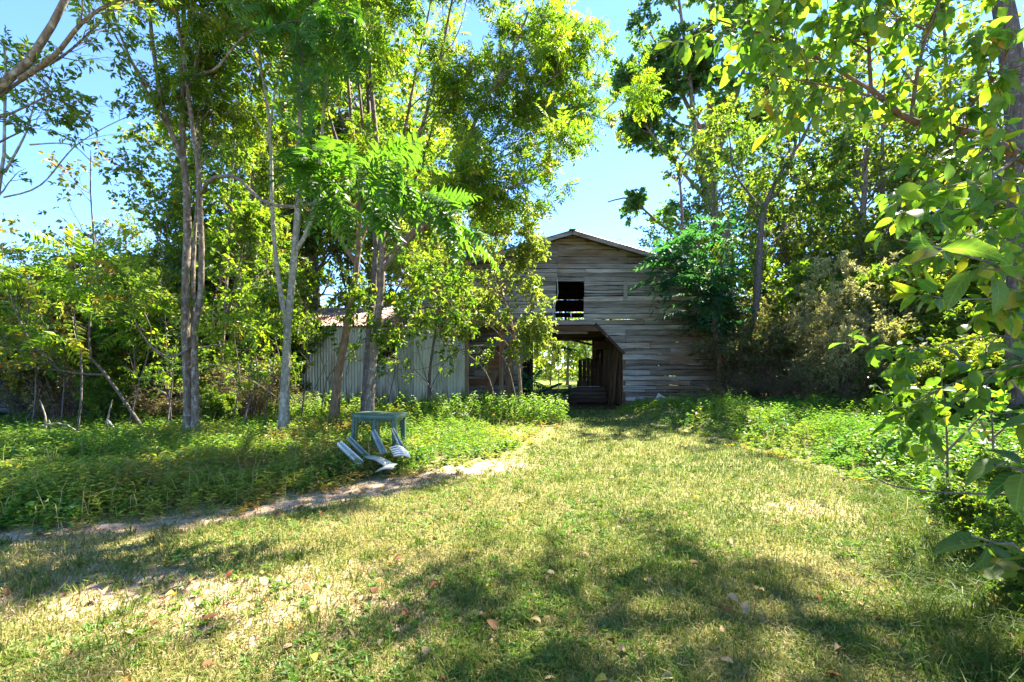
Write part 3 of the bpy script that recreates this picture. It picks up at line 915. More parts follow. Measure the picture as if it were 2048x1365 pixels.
# rear wall with gaps that let the daylight in
SR = YB / F
rl, rr_ = (1066 - 1024) * SR, (1187 - 1024) * SR
st = MB()
for x in np.arange(WL + 0.2, WR, 1.9):
    zl = 3.1 if rl < x < rr_ else 0
    st.box((x, YB + 0.08, (zl + roof_z(x) - .15) / 2), (0.12, 0.12, roof_z(x) - .15 - zl))
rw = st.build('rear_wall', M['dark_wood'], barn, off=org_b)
z = 0.1; kk = 0
while z < 6.05:
    h = rng.uniform(0.22, 0.34) if z < 2.8 else (3.05 - z if z < 3.04 else 0.30)
    g = 0.12 if abs(z + h - 3.95) < .02 else 0.07 if abs(z + h - 4.25) < .02 else 0.02 if abs(z + h - 4.85) < .02 else -0.03
    if z < 3.0: g = float(rng.choice([-0.02, -0.02, 0.004, 0.02]))
    ht = max((AZ - .07 - (z + h)) / SL, 0.03); hb = (AZ - .07 - z) / SL
    if hb < 0.15: break
    lt, lb, rt, rb = max(WL, AX - ht), max(WL, AX - hb), min(WR, AX + ht), min(WR, AX + hb)
    if z + h < 3.06:
        segs = [(lt, lb, rl, rl), (rr_, rr_, rt, rb)]
    else:
        j = AX + (rng.uniform(-1.2, 1.2) if ht > 1.6 else 9)
        segs = [(lt, lb, j - .004, j - .004), (j + .004, j + .004, rt, rb)] if j < rt else [(lt, lb, rt, rb)]
    for s in segs:
        if s[3] - s[1] > .2: add_plank(rw, org_b, *s, z, z + h - g, YB + (0.03 if kk % 2 else 0), 0.025, 'dark_wood', gap=0.0)
    z += h; kk += 1
# loft floor, beams, posts, the wall along the drive
for y in np.linspace(YF + 0.6, YB - 0.4, 5):
    m = MB(); m.box((AX, y, 2.86), (WR - WL - .3, 0.16, 0.2)); m.build('beam', M['beam'], barn, off=org_b)
for x in np.arange(WL + 0.5, WR - 0.3, 0.34):
    if rng.random() < 0.18: continue
    if 1.2 < x < 3.0 and rng.random() < 0.35: continue
    m = MB(); m.box((0, 0, 0), (0.3, YB - YF - 0.7, 0.03)); o = m.build('loft_board', M['plank_y'], barn)
    o.location = (x - AX, (YB - YF) / 2 + 0.2, 2.985)
pw = MB()
xw = 3.96
for y in np.arange(YF + 0.5, 21.8, 1.3): pw.box((xw + .09, y, 1.45), (0.1, 0.1, 2.7))
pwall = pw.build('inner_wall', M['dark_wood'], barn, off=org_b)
y = YF + 0.35
while y < 21.4:
    w = rng.uniform(0.2, 0.34); hh = rng.uniform(2.3, 2.75) if y < 19.5 else rng.uniform(1.4, 2.4)
    m = MB(); m.box((0, 0, 0), (0.028, w - rng.uniform(0.008, 0.05), hh)); o = m.build('plank', M['plank_z'], pwall)
    o.location = (xw + rng.uniform(-.01, .01) - AX, y + w / 2 - YF, hh / 2 + 0.08); o.rotation_euler = (rng.normal(0, .02), 0, 0)
    y += w
for x, y in ((0.32, 18.4), (0.3, 20.6), (rl - 0.1, YB - 0.15), (rr_ + 0.1, YB - 0.15), (3.9, 21.6)):
    m = MB(); m.box((x, y, 1.38), (0.18, 0.18, 2.78)); m.build('post', M['plank_z'], barn, off=org_b)
lw = MB()
for y in np.arange(YF + 0.5, 22, 1.3): lw.box((0.2, y, 1.3), (0.1, 0.1, 2.6))
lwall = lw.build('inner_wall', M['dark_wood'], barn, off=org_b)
y = YF + 0.35
while y < 22.2:
    w = rng.uniform(0.2, 0.34); hh = rng.uniform(0.9, 2.5)
    m = MB(); m.box((0, 0, 0), (0.028, w - rng.uniform(0.01, 0.05), hh)); o = m.build('plank', M['plank_z'], lwall)
    o.location = (0.28 + rng.uniform(-.01, .01) - AX, y + w / 2 - YF, hh / 2 + 0.08)
    y += w
# cross timber high in the drive and a dark leaf of an old door at the back
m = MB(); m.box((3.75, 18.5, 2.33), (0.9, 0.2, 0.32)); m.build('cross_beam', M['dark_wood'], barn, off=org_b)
m = MB(); m.bar((1.3, 17.6, 2.76), (3.4, 18.8, 2.35), 0.05, 0.08); m.build('brace', M['dark_wood'], barn, off=org_b)
dl = MB(); dl.box((3.5, 20.95, 1.0), (0.9, 0.05, 0.1)); dl.box((3.5, 20.95, 1.5), (0.9, 0.05, 0.1))
dd = dl.build('old_door', M['dark_wood'], barn, off=org_b)
for k in range(5):
    m = MB(); m.box((0, 0, 0), (0.165, 0.03, 1.75 + rng.uniform(-.12, .12))); o = m.build('plank', M['dark_wood'], dd)
    o.location = (3.5 - 0.36 + k * 0.18 - AX, 20.91 - YF, 0.98)
# roof: ribbed sheets on both slopes, rake boards, rafters
Y0 = 15.7; Y1 = YB + 0.4
nsh = 9; shw = (Y1 - Y0) / nsh


def roof_sheet_mesh(length, width, ribs=5, th=0.018):
    """ribbed sheet: x down the slope, y across"""
    ys = []; zs = []
    p = width / ribs
    for k in range(ribs):
        ys += [k * p, k * p + p * 0.12, k * p + p * 0.24, k * p + p * 0.36]; zs += [0, th, th, 0]
    ys.append(width + 0.02); zs.append(0)
    ys = np.array(ys); zs = np.array(zs); n = len(ys)
    V = []
    for x in (0, length):
        for dz in (0, -0.012):
            V.append(np.stack([np.full(n, x), ys, zs + dz], -1))
    V = np.concatenate(V); Q = []
    for k in range(n - 1):
        Q += [[k, 2 * n + k, 2 * n + k + 1, k + 1], [n + k, n + k + 1, 3 * n + k + 1, 3 * n + k], [k, k + 1, n + k + 1, n + k], [2 * n + k, 3 * n + k, 3 * n + k + 1, 2 * n + k + 1]]
    return make_mesh('roof_sheet', V, Q, None, M['roof'])


slope_len = EAVE * math.sqrt(1 + SL * SL); sa = math.atan(SL)
rsm = roof_sheet_mesh(slope_len, shw)
roof = MB()
for x in np.arange(0.6, EAVE, 1.1):
    for s in (-1, 1): roof.bar((AX + s * x, Y0 + 0.06, AZ - SL * x - .07), (AX + s * x, Y1 - .06, AZ - SL * x - .07), 0.10, 0.05)
roof_o = roof.build('roof', M['beam'], barn, off=org_b)
for k in range(nsh):
    for s in (-1, 1):
        o = link('roof_sheet', rsm, roof_o)
        if s > 0:
            o.location = (0, Y0 + k * shw - YF, AZ + 0.002 * (k % 2)); o.rotation_euler = (0, sa, 0)
        else:
            o.location = (0, Y0 + (k + 1) * shw - YF, AZ + 0.002 * (k % 2)); o.rotation_euler = (0, sa, math.pi)
for s in (-1, 1):
    m = MB(); m.bar((AX + s * 0.01, Y0 + 0.02, AZ - 0.085), (AX + s * (EAVE - 0.1), Y0 + 0.02, AZ - SL * (EAVE - .1) - 0.085), 0.03, 0.13); m.build('rake_board', M['plank'], barn, off=org_b)
    for yy in np.arange(YF + 0.3, YB, 0.9):
        m = MB(); m.bar((AX, yy, AZ - 0.18), (AX + s * (EAVE - .2), yy, AZ - SL * (EAVE - .2) - 0.18), 0.05, 0.13); m.build('rafter', M['beam'], barn, off=org_b)
m = MB(); m.bar((AX, Y0 - .01, AZ + 0.02), (AX, Y1, AZ + 0.02), 0.22, 0.035); m.build('ridge_cap', M['roof'], barn, off=org_b)

# things in and round the barn
cb = MB()
P = catmull([(bx(1113), YF - 0.08, bz(556)), (bx(1115), YF - 0.09, bz(590)), (bx(1107), YF - 0.12, bz(618)), (bx(1105), YF - 0.10, bz(648)), (bx(1103), YF - 0.08, bz(655))], 14)
cb.tube(P, 0.014, 6); tag(cb.build('cable', M['cable'], None, True), 'pale cable hanging down the barn front beside the loft hatch', 'cable')


def loose_board(name, a, b_, w, h, mat, label, cat, up=(0, 0, 1)):
    a = np.array(a, float); b_ = np.array(b_, float)
    m = MB(); m.bar(a - a, b_ - a, w, h, up)
    o = m.build(name, M[mat]); o.location = Vector(a)
    return tag(o, label, cat)


def tm(x, y, d): return W(x, y, d)


lg = MB(); lg.tube(catmull([(0, 0, 0), (1.0, 0.05, 0.02), (1.9, 0.0, 0.05)], 6), 0.12, 8)
o = lg.build('rusty_pipe', M['rust'], None, True); o.location = (1.35, 18.9, 0.42); tag(o, 'rusty brown pipe lying across timbers inside the barn drive', 'pipe')
loose_board('timber', (0.5, 19.2, 0.30), (2.6, 18.6, 0.42), 0.24, 0.16, 'dark_wood', 'thick dark timber lying under the rusty pipe in the barn', 'timber')
loose_board('timber', (1.0, 18.3, 0.40), (2.1, 19.6, 0.75), 0.2, 0.05, 'dark_wood', 'thin dark board sticking up left of the rusty pipe in the barn', 'timber')
tb = MB()
for k in range(4): tb.box((2.95, 17.9, 0.14 + k * 0.15), (1.5 - .05 * k, 0.35, 0.13))
for xx in (2.3, 3.6): tb.box((xx, 18.1, 0.38), (0.12, 0.12, 0.72))
o = tb.build('trough', M['dark_wood']); tag(o, 'dark slatted trough standing low across the barn drive', 'trough')
loose_board('lath', (2.0, 17.65, 0.70), (3.4, 17.62, 0.71), 0.04, 0.03, 'plank', 'thin pale lath resting along the dark trough in the barn', 'lath')
tr = MB(); tr.tube(catmull([(2.9, 18.6, 0.0), (2.9, 18.6, 0.45), (2.9, 18.6, 0.9)], 6), [0.25, 0.26, 0.25, 0.26, 0.25, 0.24], 12)
o = tr.build('drum', M['dark_wood'], None, True); tag(o, 'dark drum standing behind the trough in the barn drive', 'drum')
loose_board('leaning_board', (3.7, 16.9, 0.02), (3.86, 16.75, 2.0), 0.3, 0.03, 'plank_z', 'brown board leaning on the right inner wall of the barn', 'board', (1, 0, 0))
loose_board('leaning_board', (3.72, 17.5, 0.02), (3.86, 17.5, 1.4), 0.2, 0.03, 'beam', 'short tan board leaning deeper inside the barn drive', 'board', (1, 0, 0))
bd = MB(); bd.box((0, 0, 0), (0.62, 0.03, 0.46)); o = bd.build('grey_board', M['pinkboard']); o.location = Vector(W(1328, 806, 15.6)); o.rotation_euler = (R(-35), R(28), R(-12))
o.location.z = 0.24; tag(o, 'pale grey square board tilted against the foot of the barn wall', 'board')
rg = MB()
V, T = leaf_oval(); V = (V - [0.5, 0, 0]) * [0.36, 0.34, 1.0]
for k in range(4):
    a = k * 1.6; ca, sa_ = math.cos(a), math.sin(a)
    Vr = np.stack([V[:, 0] * ca - V[:, 1] * sa_, V[:, 1] * 0.3 + 0.05 * k, V[:, 0] * sa_ + V[:, 1] * ca], -1); rg.add(Vr, None, T)
o = rg.build('red_rag', M['redrag']); o.location = Vector(W(1347, 803, 15.5)); o.location.z = 0.26; tag(o, 'crumpled faded red rag beside the tilted grey board', 'rag')

# ------------------------------------------------------------------ lean-to shed of corrugated metal
DS = 15.2; SS = DS / F


def sxp(x): return (x - 1024) * SS
def szp(y): return CAM_H + (HZ - y) * SS


SX0, SX1, SX2 = sxp(588), sxp(928), sxp(1012)
shed = empty('shed', (SX0, DS, 0), 'low lean-to shed of dull corrugated metal left of the barn', 'shed')
org_s = np.array([SX0, DS, 0.0])
EH = szp(651)


def corrugated(width, height, period=0.095, amp=0.020, sub=6):
    n = int(round(width / period)) * sub
    x = np.linspace(0, width, n + 1); y = amp * np.sin(x / period * 2 * np.pi)
    zs = np.array([0, 0.5, 1.0]) * height
    V = np.concatenate([np.stack([x, y, np.full(n + 1, z)], -1) for z in zs])
    Q = []
    for r in range(2):
        b0 = r * (n + 1)
        Q += [[b0 + k, b0 + k + 1, b0 + n + 2 + k, b0 + n + 1 + k] for k in range(n)]
    return V, Q


# window hole between sheets
wx0, wx1, wz0, wz1 = sxp(757), sxp(790), szp(722), szp(676)
pan_w = 0.66
sf = MB()
for x in np.arange(SX0 + .05, SX1, 1.0): sf.box((x, DS + 0.08, EH / 2), (0.09, 0.09, EH - .06))
for z in (0.4, 1.5, 2.6): sf.box(((SX0 + SX1) / 2, DS + 0.045, z), (SX1 - SX0, 0.05, 0.09))
sfw = sf.build('metal_wall', M['dark_wood'], shed, off=org_s)
xs = []; x = SX0
cuts = [SX0]
while x < SX1 - 0.05:
    nxt = min(x + pan_w, SX1)
    cuts.append(nxt); x = nxt
cuts = sorted([c for c in cuts if not (wx0 - 0.15 < c < wx1 + 0.15)] + [wx0, wx1])
for a_, c_ in zip(cuts[:-1], cuts[1:]):
    if c_ - a_ < 0.06: continue
    spans = [(0.02 + rng.uniform(0, .06), EH - 0.02)]
    if abs(a_ - wx0) < 1e-6: spans = [(0.03, wz0), (wz1, EH - 0.02)]
    for z0, z1 in spans:
        v, q = corrugated(c_ - a_ + 0.03, z1 - z0)
        mt = 'zinc' if a_ < sxp(725) else ('zinc_olive' if a_ > sxp(780) else 'zinc_rust')
        o = link('metal_sheet', make_mesh('metal_sheet', v, q, None, M[mt], True), sfw)
        o.location = (a_ - SX0, -0.012 + rng.uniform(-.004, .004), z0); o.rotation_euler = (0, rng.normal(0, .004), 0)
m = MB()
m.box(((wx0 + wx1) / 2, DS - 0.03, wz1 + 0.06), (wx1 - wx0 + 0.12, 0.05, 0.10))
m.box((wx1 - 0.09, DS + 0.0, (wz0 + wz1) / 2), (0.05, 0.06, wz1 - wz0))
m.build('window_frame', M['dark_wood'], shed, off=org_s)
# end wall, back wall, bay on the right
m = MB()
for y in np.arange(DS + 0.05, 18.4, 1.1): m.box((SX0 - 0.06, y, 1.4), (0.09, 0.09, 2.8))
ew = m.build('end_wall', M['dark_wood'], shed, off=org_s)
for k in range(5):
    v, q = corrugated(0.64, EH + 0.05 + k * 0.12)
    v = v[:, [1, 0, 2]]
    o = link('metal_sheet', make_mesh('metal_sheet', v, q, None, M['zinc_rust'], True), ew); o.location = (0.0, 0.02 + k * 0.64, 0.02)
bwm = MB(); bwm.box(((SX0 - 3.2) / 2, 18.5, 1.6), (-3.2 - SX0, 0.06, 3.2)); bwm.build('back_wall', M['dark_wood'], shed, off=org_s)
m = MB(); m.box((-1.7, 17.2, 1.5), (3.0, 0.05, 2.95)); m.build('partition', M['dark_wood'], shed, off=org_s)
for xx, w in ((sxp(934), 0.12), (sxp(1003), 0.15)):
    m = MB(); m.box((xx, DS + 0.06, EH / 2), (w, 0.13, EH)); m.build('post', M['plank_z'], shed, off=org_s)
m = MB(); m.box(((SX1 + SX2) / 2, DS + 0.05, EH - 0.12), (SX2 - SX1, 0.1, 0.2)); m.build('lintel', M['dark_wood'], shed, off=org_s)
m = MB(); m.bar((sxp(965), DS + 0.35, 0.3), (sxp(993), DS + 0.3, 1.35), 0.22, 0.04, (0, 1, 0)); m.build('brace', M['plank_z'], shed, off=org_s)
m = MB(); m.bar((sxp(985), DS + 0.5, 1.0), (sxp(986), DS + 0.48, 2.2), 0.5, 0.03, (0, 1, 0)); m.build('hanging_panel', M['beam'], shed, off=org_s)
m = MB(); m.box(((sxp(912) + sxp(985)) / 2, DS + 0.02, 0.22), (sxp(985) - sxp(912), 0.12, 0.38)); m.build('sill', M['dark_wood'], shed, off=org_s)
m = MB(); m.box(((SX1 + SX2) / 2, DS + .4, 0.95), (SX2 - SX1 - .1, 0.05, 0.22)); m.build('rail', M['beam'], shed, off=org_s)
m = MB(); m.box((SX2 + .12, DS + 0.25, 1.2), (0.28, 0.03, 2.3)); m.build('side_board', M['plank_z'], shed, off=org_s)
# roof of the shed, rising to the barn and to the back wall
RS = 0.30
rf = MB()
for y in (DS - 0.1, DS + 1.0, DS + 2.1, DS + 3.1):
    rf.bar((SX0 - 0.2, y, EH + 0.02 + (y - DS) * RS - .03), (WL - 0.1 if y > 16 else SX2 + 0.2, y, EH + 0.02 + (y - DS) * RS - .03), 0.09, 0.05)
rfo = rf.build('roof', M['dark_wood'], shed, off=org_s)
x = SX0 - 0.3
while x < SX2 + 0.25:
    deep = 3.6 if x < WL - 0.66 else 1.25
    v, q = corrugated(0.70, deep)
    v = v[:, [0, 2, 1]]; v[:, 2] *= 1.0
    o = link('roof_sheet', make_mesh('roof_sheet', v, q, None, M['rust'], True), rfo)
    o.location = (x - SX0, -0.32, EH + 0.02 - 0.32 * RS + 0.025 + rng.uniform(0, .012)); o.rotation_euler = (math.atan(RS), 0, rng.normal(0, .006))
    x += 0.66
n = 1500
lx = np.r_[rng.uniform(SX0, SX2, n // 2), rng.normal(sxp(900), 0.9, n // 2)]; ly = rng.uniform(DS - 0.25, DS + 1.0, n)
ok = (lx < SX2 + .2) & (lx > SX0 - .2); lx = lx[ok]; ly = ly[ok]
bs = np.stack([lx, ly, EH + 0.07 + (ly - DS) * RS + rng.uniform(0, .05, len(lx))], -1)
v, t, c = scatter_template(LEAF_DIAMOND, bs, nrm(rng.normal(size=(len(lx), 3)) * [1, 1, 0.35]), nrm(np.array([0, -.3, 1.0]) + rng.normal(size=(len(lx), 3)) * .5), rng.uniform(.07, .14, len(lx)), 0.7)
o = link('leaf_litter', make_mesh('leaf_litter', v - org_s, None, t, M['litter'], False, c), shed); o['kind'] = 'stuff'
# ------------------------------------------------------------------ garden table, broken chair, litter
tx, ty = (759 - 1024) / F * 7.05, 7.05
table = empty('garden_table', (tx, ty, 0), 'faded green oval plastic garden table standing in the weeds', 'table')
n = 28
a = np.linspace(0, 2 * np.pi, n, endpoint=False)


def sup(rx, ry, z):
    c, s = np.cos(a), np.sin(a)
    return np.stack([rx * np.sign(c) * np.abs(c)**0.6, ry * np.sign(s) * np.abs(s)**0.6, np.full(n, z)], -1)


def lathe_rings(rings, cap0=True, cap1=True):
    V = np.concatenate(rings); Q = []; T = []
    for r in range(len(rings) - 1):
        for k in range(n):
            Q.append([r * n + k, r * n + (k + 1) % n, (r + 1) * n + (k + 1) % n, (r + 1) * n + k])
    V = np.concatenate([V, rings[0].mean(0)[None], rings[-1].mean(0)[None]])
    if cap0: T += [[len(rings) * n, (k + 1) % n, k] for k in range(n)]
    if cap1: T += [[len(rings) * n + 1, (len(rings) - 1) * n + k, (len(rings) - 1) * n + (k + 1) % n] for k in range(n)]
    return V, Q, T


TH = 0.735
m = MB(); m.add(*lathe_rings([sup(.37, .30, TH - 0.055), sup(.40, .325, TH - 0.05), sup(.405, .33, TH - 0.02), sup(.40, .325, TH), sup(.37, .30, TH + .004)]))
top = m.build('tabletop', M['green_plastic'], table, False)
m = MB(); m.add(*lathe_rings([sup(.33, .265, TH - .10), sup(.345, .28, TH - .056)], False, False)); m.build('apron', M['green_plastic'], top)
for lx_, ly_ in ((-.31, -.2), (.05, -.24), (.31, -.17), (-.2, .22), (.29, .22)):
    m = MB()
    m.bar((lx_ * 1.06, ly_ * 1.05, 0.0), (lx_ * .98, ly_, TH - .056), 0.05, 0.045, (0, 1, 0), 0.085, 0.07)
    m.bar((lx_ * 1.06, ly_ * 1.05 - 0.03, 0.0), (lx_ * .98, ly_ - .042, TH - .056), 0.016, 0.02, (0, 1, 0), 0.02, 0.02)
    m.build('leg', M['green_plastic'], table)
table.rotation_euler = (0, R(0.8), R(-8))

# broken plastic chair lying on its back, four legs up to the left
chx, chy = (738 - 1024) / F * 6.15, 6.15
chair = empty('plastic_chair', (chx, chy, 0), 'broken grey green plastic chair lying on its back in the weeds', 'chair')


def chleg(p0, p1, w0, w1, name='leg', mat='grey_plastic'):
    m = MB(); p0 = np.array(p0, float); p1 = np.array(p1, float)
    m.bar(p0, p1, w0, 0.016, (0, -0.5, 1), w1, 0.016)
    lg_ = m.build(name, M[mat], chair); m = MB()
    t = nrm(p1 - p0); u = nrm(np.cross(t, np.array([0, -0.5, 1.0])))
    for s in (-1, 1): m.bar(p0 + u * s * w0 / 2, p1 + u * s * w1 / 2, 0.014, 0.045, (0, -0.5, 1), 0.014, 0.045)
    m.build('rim', M['white'] if mat == 'grey_plastic' else M['grey_plastic'], lg_)
    return lg_


def cp(x, y, d):
    return W(x, y, d) - np.array([chx, chy, 0.0])


chleg(cp(722, 928, 6.0), cp(678, 886, 6.15), 0.075, 0.05)
chleg(cp(735, 915, 6.3), cp(697, 876, 6.5), 0.06, 0.04, mat='teal_plastic')
chleg(cp(768, 908, 6.3), cp(746, 862, 6.45), 0.075, 0.05, mat='teal_plastic')
chleg(cp(806, 900, 6.5), cp(785, 858, 6.7), 0.05, 0.03, mat='teal_plastic')


def shell(P00, P10, P01, P11, bulge, name, mat, th=0.012, nu=6, nv=5):
    u = np.linspace(0, 1, nu)[:, None, None]; v = np.linspace(0, 1, nv)[None, :, None]
    S = (1 - u) * (1 - v) * P00 + u * (1 - v) * P10 + (1 - u) * v * P01 + u * v * P11
    nn = nrm(np.cross(P10 - P00, P01 - P00)); S = S + nn * bulge * (np.sin(np.pi * u) * 0.6 + np.sin(np.pi * v) * 0.6)
    A = S.reshape(-1, 3); B = A - nn * th
    V = np.concatenate([A, B]); q = []; k = nu * nv
    for i in range(nu - 1):
        for j in range(nv - 1):
            e = i * nv + j; q += [[e, e + 1, e + nv + 1, e + nv], [k + e, k + e + nv, k + e + nv + 1, k + e + 1]]
    for i in range(nu - 1): q += [[i * nv, (i + 1) * nv, k + (i + 1) * nv, k + i * nv], [i * nv + nv - 1, k + i * nv + nv - 1, k + (i + 1) * nv + nv - 1, (i + 1) * nv + nv - 1]]
    for j in range(nv - 1): q += [[j, k + j, k + j + 1, j + 1], [(nu - 1) * nv + j, (nu - 1) * nv + j + 1, k + (nu - 1) * nv + j + 1, k + (nu - 1) * nv + j]]
    m = MB(); m.add(V, q); return m.build(name, M[mat], chair, True)


shell(cp(726, 915, 6.05), cp(772, 934, 5.95), cp(748, 914, 6.3), cp(790, 930, 6.15), 0.05, 'seat', 'grey_plastic')
shell(cp(750, 944, 5.9), cp(786, 938, 5.85), cp(772, 938, 6.1), cp(797, 928, 6.1), 0.04, 'armrest', 'grey_plastic')
bk = shell(cp(783, 898, 6.3), cp(812, 905, 6.2), cp(790, 915, 6.3), cp(818, 914, 6.3), 0.06, 'backrest', 'grey_plastic')
for k in range(5):
    m = MB(); P = catmull([cp(780 + k * 2, 896 + k * 4.0, 6.24), cp(798 + k * 2, 893 + k * 4.2, 6.12), cp(816 + k, 905 + k * 2.6, 6.22)], 7); m.tube(P, 0.011, 6)
    m.build('slat', M['white'], bk, True)
m = MB(); m.bar((0, 0, 0), (0.24, -0.10, 0.0), 0.035, 0.018)
o = m.build('plastic_strip', M['white']); o.location = Vector(W(641, 937, 6.3)); o.location.z = 0.17; o.rotation_euler = (0, R(12), 0)
tag(o, 'white broken plastic strip lying in weeds left of the broken chair', 'strip')


def crumple(name, c, sx_, sy_, sz_, mat, label, cat):
    nu, nv = 14, 9
    U, Vv = np.meshgrid(np.linspace(0, 2 * np.pi, nu, endpoint=False), np.linspace(0, 1, nv))
    r = np.sin(Vv * np.pi * 0.5 + 0.02)
    x = r * np.cos(U); y = r * np.sin(U); z = np.cos(Vv * np.pi * .5)
    k = 0.65 + 0.7 * fbm(x * 2.2 + 9 + c[0], y * 2.2 + z * 3, 5)
    P = np.stack([x * k * sx_, y * k * sy_, z * k * sz_], -1).reshape(-1, 3)
    q = [[i * nu + j, (i + 1) * nu + j, (i + 1) * nu + (j + 1) % nu, i * nu + (j + 1) % nu] for i in range(nv - 1) for j in range(nu)]
    o = link(name, make_mesh(name, P, q, None, M[mat], False)); o.location = Vector(c)
    return tag(o, label, cat)


p = W(922, 838, 12.0); crumple('plastic_sheet', (p[0], p[1], 0.10), 0.36, 0.25, 0.20, 'white', 'crumpled whitish plastic sheet in the weeds before the shed bay', 'plastic sheet')
p = W(950, 841, 11.8); crumple('plastic_bag', (p[0], p[1], 0.10), 0.19, 0.17, 0.16, 'bluebag', 'small pale blue plastic bag right of the whitish sheet', 'bag')

# ------------------------------------------------------------------ trailer and house at the far left
trl = empty('trailer', (-13.2, 12.3, 0), 'black flatbed trailer with red and white tape at the wood edge', 'trailer')
m = MB()
m.box((-0.9, 0, 0.50), (3.4, 1.6, 0.09)); m.build('deck', M['black'], trl)
m = MB(); m.box((-0.9, -0.80, 0.37), (3.4, 0.05, 0.12)); m.box((0.78, 0, 0.37), (0.05, 1.6, 0.12)); m.build('frame', M['black'], trl)
for k in range(3):
    m = MB(); m.box((0, 0, 0), (0.28, 0.012, 0.06)); o = m.build('tape', M['red'] if k != 1 else M['tape_white'], trl); o.location = (-1.05 + k * 0.285, -0.835, 0.36)
m = MB(); m.bar((-0.1, -0.4, 0.545), (0.35, -0.2, 1.15), 0.03, 0.03); m.build('stake', M['dark_wood'], trl)
sl = MB(); sl.box((-0.9, 0.2, 0.60), (3.2, 1.0, 0.10)); sl.build('load_sheet', M['black'], trl)
for yy in (-0.7, 0.7):
    w = MB(); aa = np.linspace(0, 2 * np.pi, 16, endpoint=False); R3 = []
    P = catmull([(-1.2, yy - .09, .27), (-1.2, yy, .27), (-1.2, yy + .09, .27)], 3)
    w.tube(P, [0.25, 0.27, 0.25], 16); wh = w.build('wheel', M['rubber'], trl, True)
    w = MB(); P = catmull([(-1.2, yy - .1, .27), (-1.2, yy, .27), (-1.2, yy + .1, .27)], 3); w.tube(P, 0.13, 12); w.build('rim', M['grey_plastic'], wh, True)

hs = empty('house', (-31, 34, 0), 'pale house glimpsed through the leaves behind the black trailer', 'house')
m = MB(); m.box((0, 0, 1.5), (9, 6, 3.0)); hw_ = m.build('wall', M['house_wall'], hs)
m = MB()
m.add([[-4.9, -3.4, 3.0], [4.9, -3.4, 3.0], [4.9, 0, 4.6], [-4.9, 0, 4.6], [4.9, 3.4, 3.0], [-4.9, 3.4, 3.0], [-4.9, -3.4, 2.85], [4.9, -3.4, 2.85], [4.9, 3.4, 2.85], [-4.9, 3.4, 2.85]],
      [[0, 1, 2, 3], [3, 2, 4, 5], [0, 6, 7, 1], [5, 4, 8, 9], [6, 9, 8, 7]], [[1, 4, 2], [0, 3, 5]])
m.build('roof', M['house_roof'], hs)
for xx in (-2.6, 0.2, 2.8):
    m = MB(); m.box((xx, -3.02, 1.6), (1.1, 0.06, 1.2)); w = m.build('window', M['tape_white'], hs)
    m = MB(); m.box((xx, -3.06, 1.6), (0.9, 0.03, 1.0)); m.build('pane', M['dark_glass'], w)
# ------------------------------------------------------------------ trees near the shed (left of the lawn)
def trunk_base(x, y_, d):
    p = W(x, y_, d); p[2] = float(gz(p[0], p[1])) - 0.08
    return p


# twin-stemmed tree with the pale lichened trunk
D = 8.2
cf = TreeCfg(leaf='frond', size=0.36, nl=4, mat='walnut', bark='bark_grey', n1=8, len1=1.9, n2=6, len2=0.9, n3=2, len3=0.4, droop=0.5, t1=(0.5, 1.0), up1=0.35)
m1 = [
    ([trunk_base(376, 895, D)] + px((378, 800, D), (372, 700, D), (369, 600, D), (372, 480, D), (371, 400, D + .1), (362, 300, D + .1), (360, 150, D + .2), (356, 40, D + .3), (348, -160, D + .4), (340, -330, D + .5)), 0.085, 0.02, 8),
    ([trunk_base(391, 893, D - .1)] + px((392, 760, D - .1), (388, 680, D - .1), (402, 600, D - .15), (406, 520, D - .2), (403, 440, D - .2), (396, 330, D - .2), (379, 230, D - .2), (370, 130, D - .2), (354, 20, D - .2), (345, -140, D - .1), (350, -300, D)), 0.062, 0.016, 8),
    ([trunk_base(385, 890, D + .15)] + px((388, 720, D + .15), (386, 560, D + .2), (394, 400, D + .3), (397, 280, D + .4), (422, 150, D + .5), (440, 60, D + .6), (470, -120, D + .8)), 0.045, 0.012, 7),
    (px((369, 330, D + .1), (342, 262, D), (326, 215, D - .1), (311, 130, D - .2), (300, 40, D - .3), (293, -90, D - .3), (285, -240, D - .2)), 0.045, 0.012, 7),
    (px((345, 268, D), (300, 195, D - .2), (262, 120, D - .4), (232, 45, D - .5), (200, -80, D - .6)), 0.030, 0.010, 6),
    (px((326, 215, D - .1), (282, 150, D - .4), (230, 70, D - .7), (190, -40, D - .9)), 0.022, 0.008, 5),
    (px((377, 200, D + .2), (395, 110, D), (412, 40, D - .1), (420, -60, D - .2)), 0.03, 0.01, 5),
    (px((382, 150, D - .2), (430, 140, D - .3), (478, 85, D - .5), (528, 40, D - .7), (580, 0, D - .9)), 0.028, 0.01, 6),
    (px((404, 385, D - .2), (420, 360, D - .5), (445, 353, D - .8), (475, 355, D - 1.1), (520, 397, D - 1.5), (575, 412, D - 1.9), (640, 400, D - 2.3), (700, 365, D - 2.7), (760, 350, D - 3.0)), 0.036, 0.014, 0),
    (px((388, 690, D - .1), (340, 715, D - .2), (300, 690, D - .3), (270, 640, D - .4), (262, 590, D - .4)), 0.022, 0.008, 2, 0.5),
    (px((390, 700, D - .1), (440, 690, D - .2), (490, 700, D - .2), (520, 670, D - .2)), 0.018, 0.006, 1, 0.3),
    (px((377, 745, D), (430, 730, D - .1), (500, 760, D - .1), (560, 800, D)), 0.014, 0.006, 0, 0.5),
]
t_twin = tree('tree', m1, cf, 'pale lichened twin-stemmed tree rising left of the garden table')
# the long low bough of bright compound leaves that reaches over the weeds, each leaf its own part
FN = [make_mesh('leaf', v, None, t, M['frond_obj'], True) for v, t in FROND_NEAR]


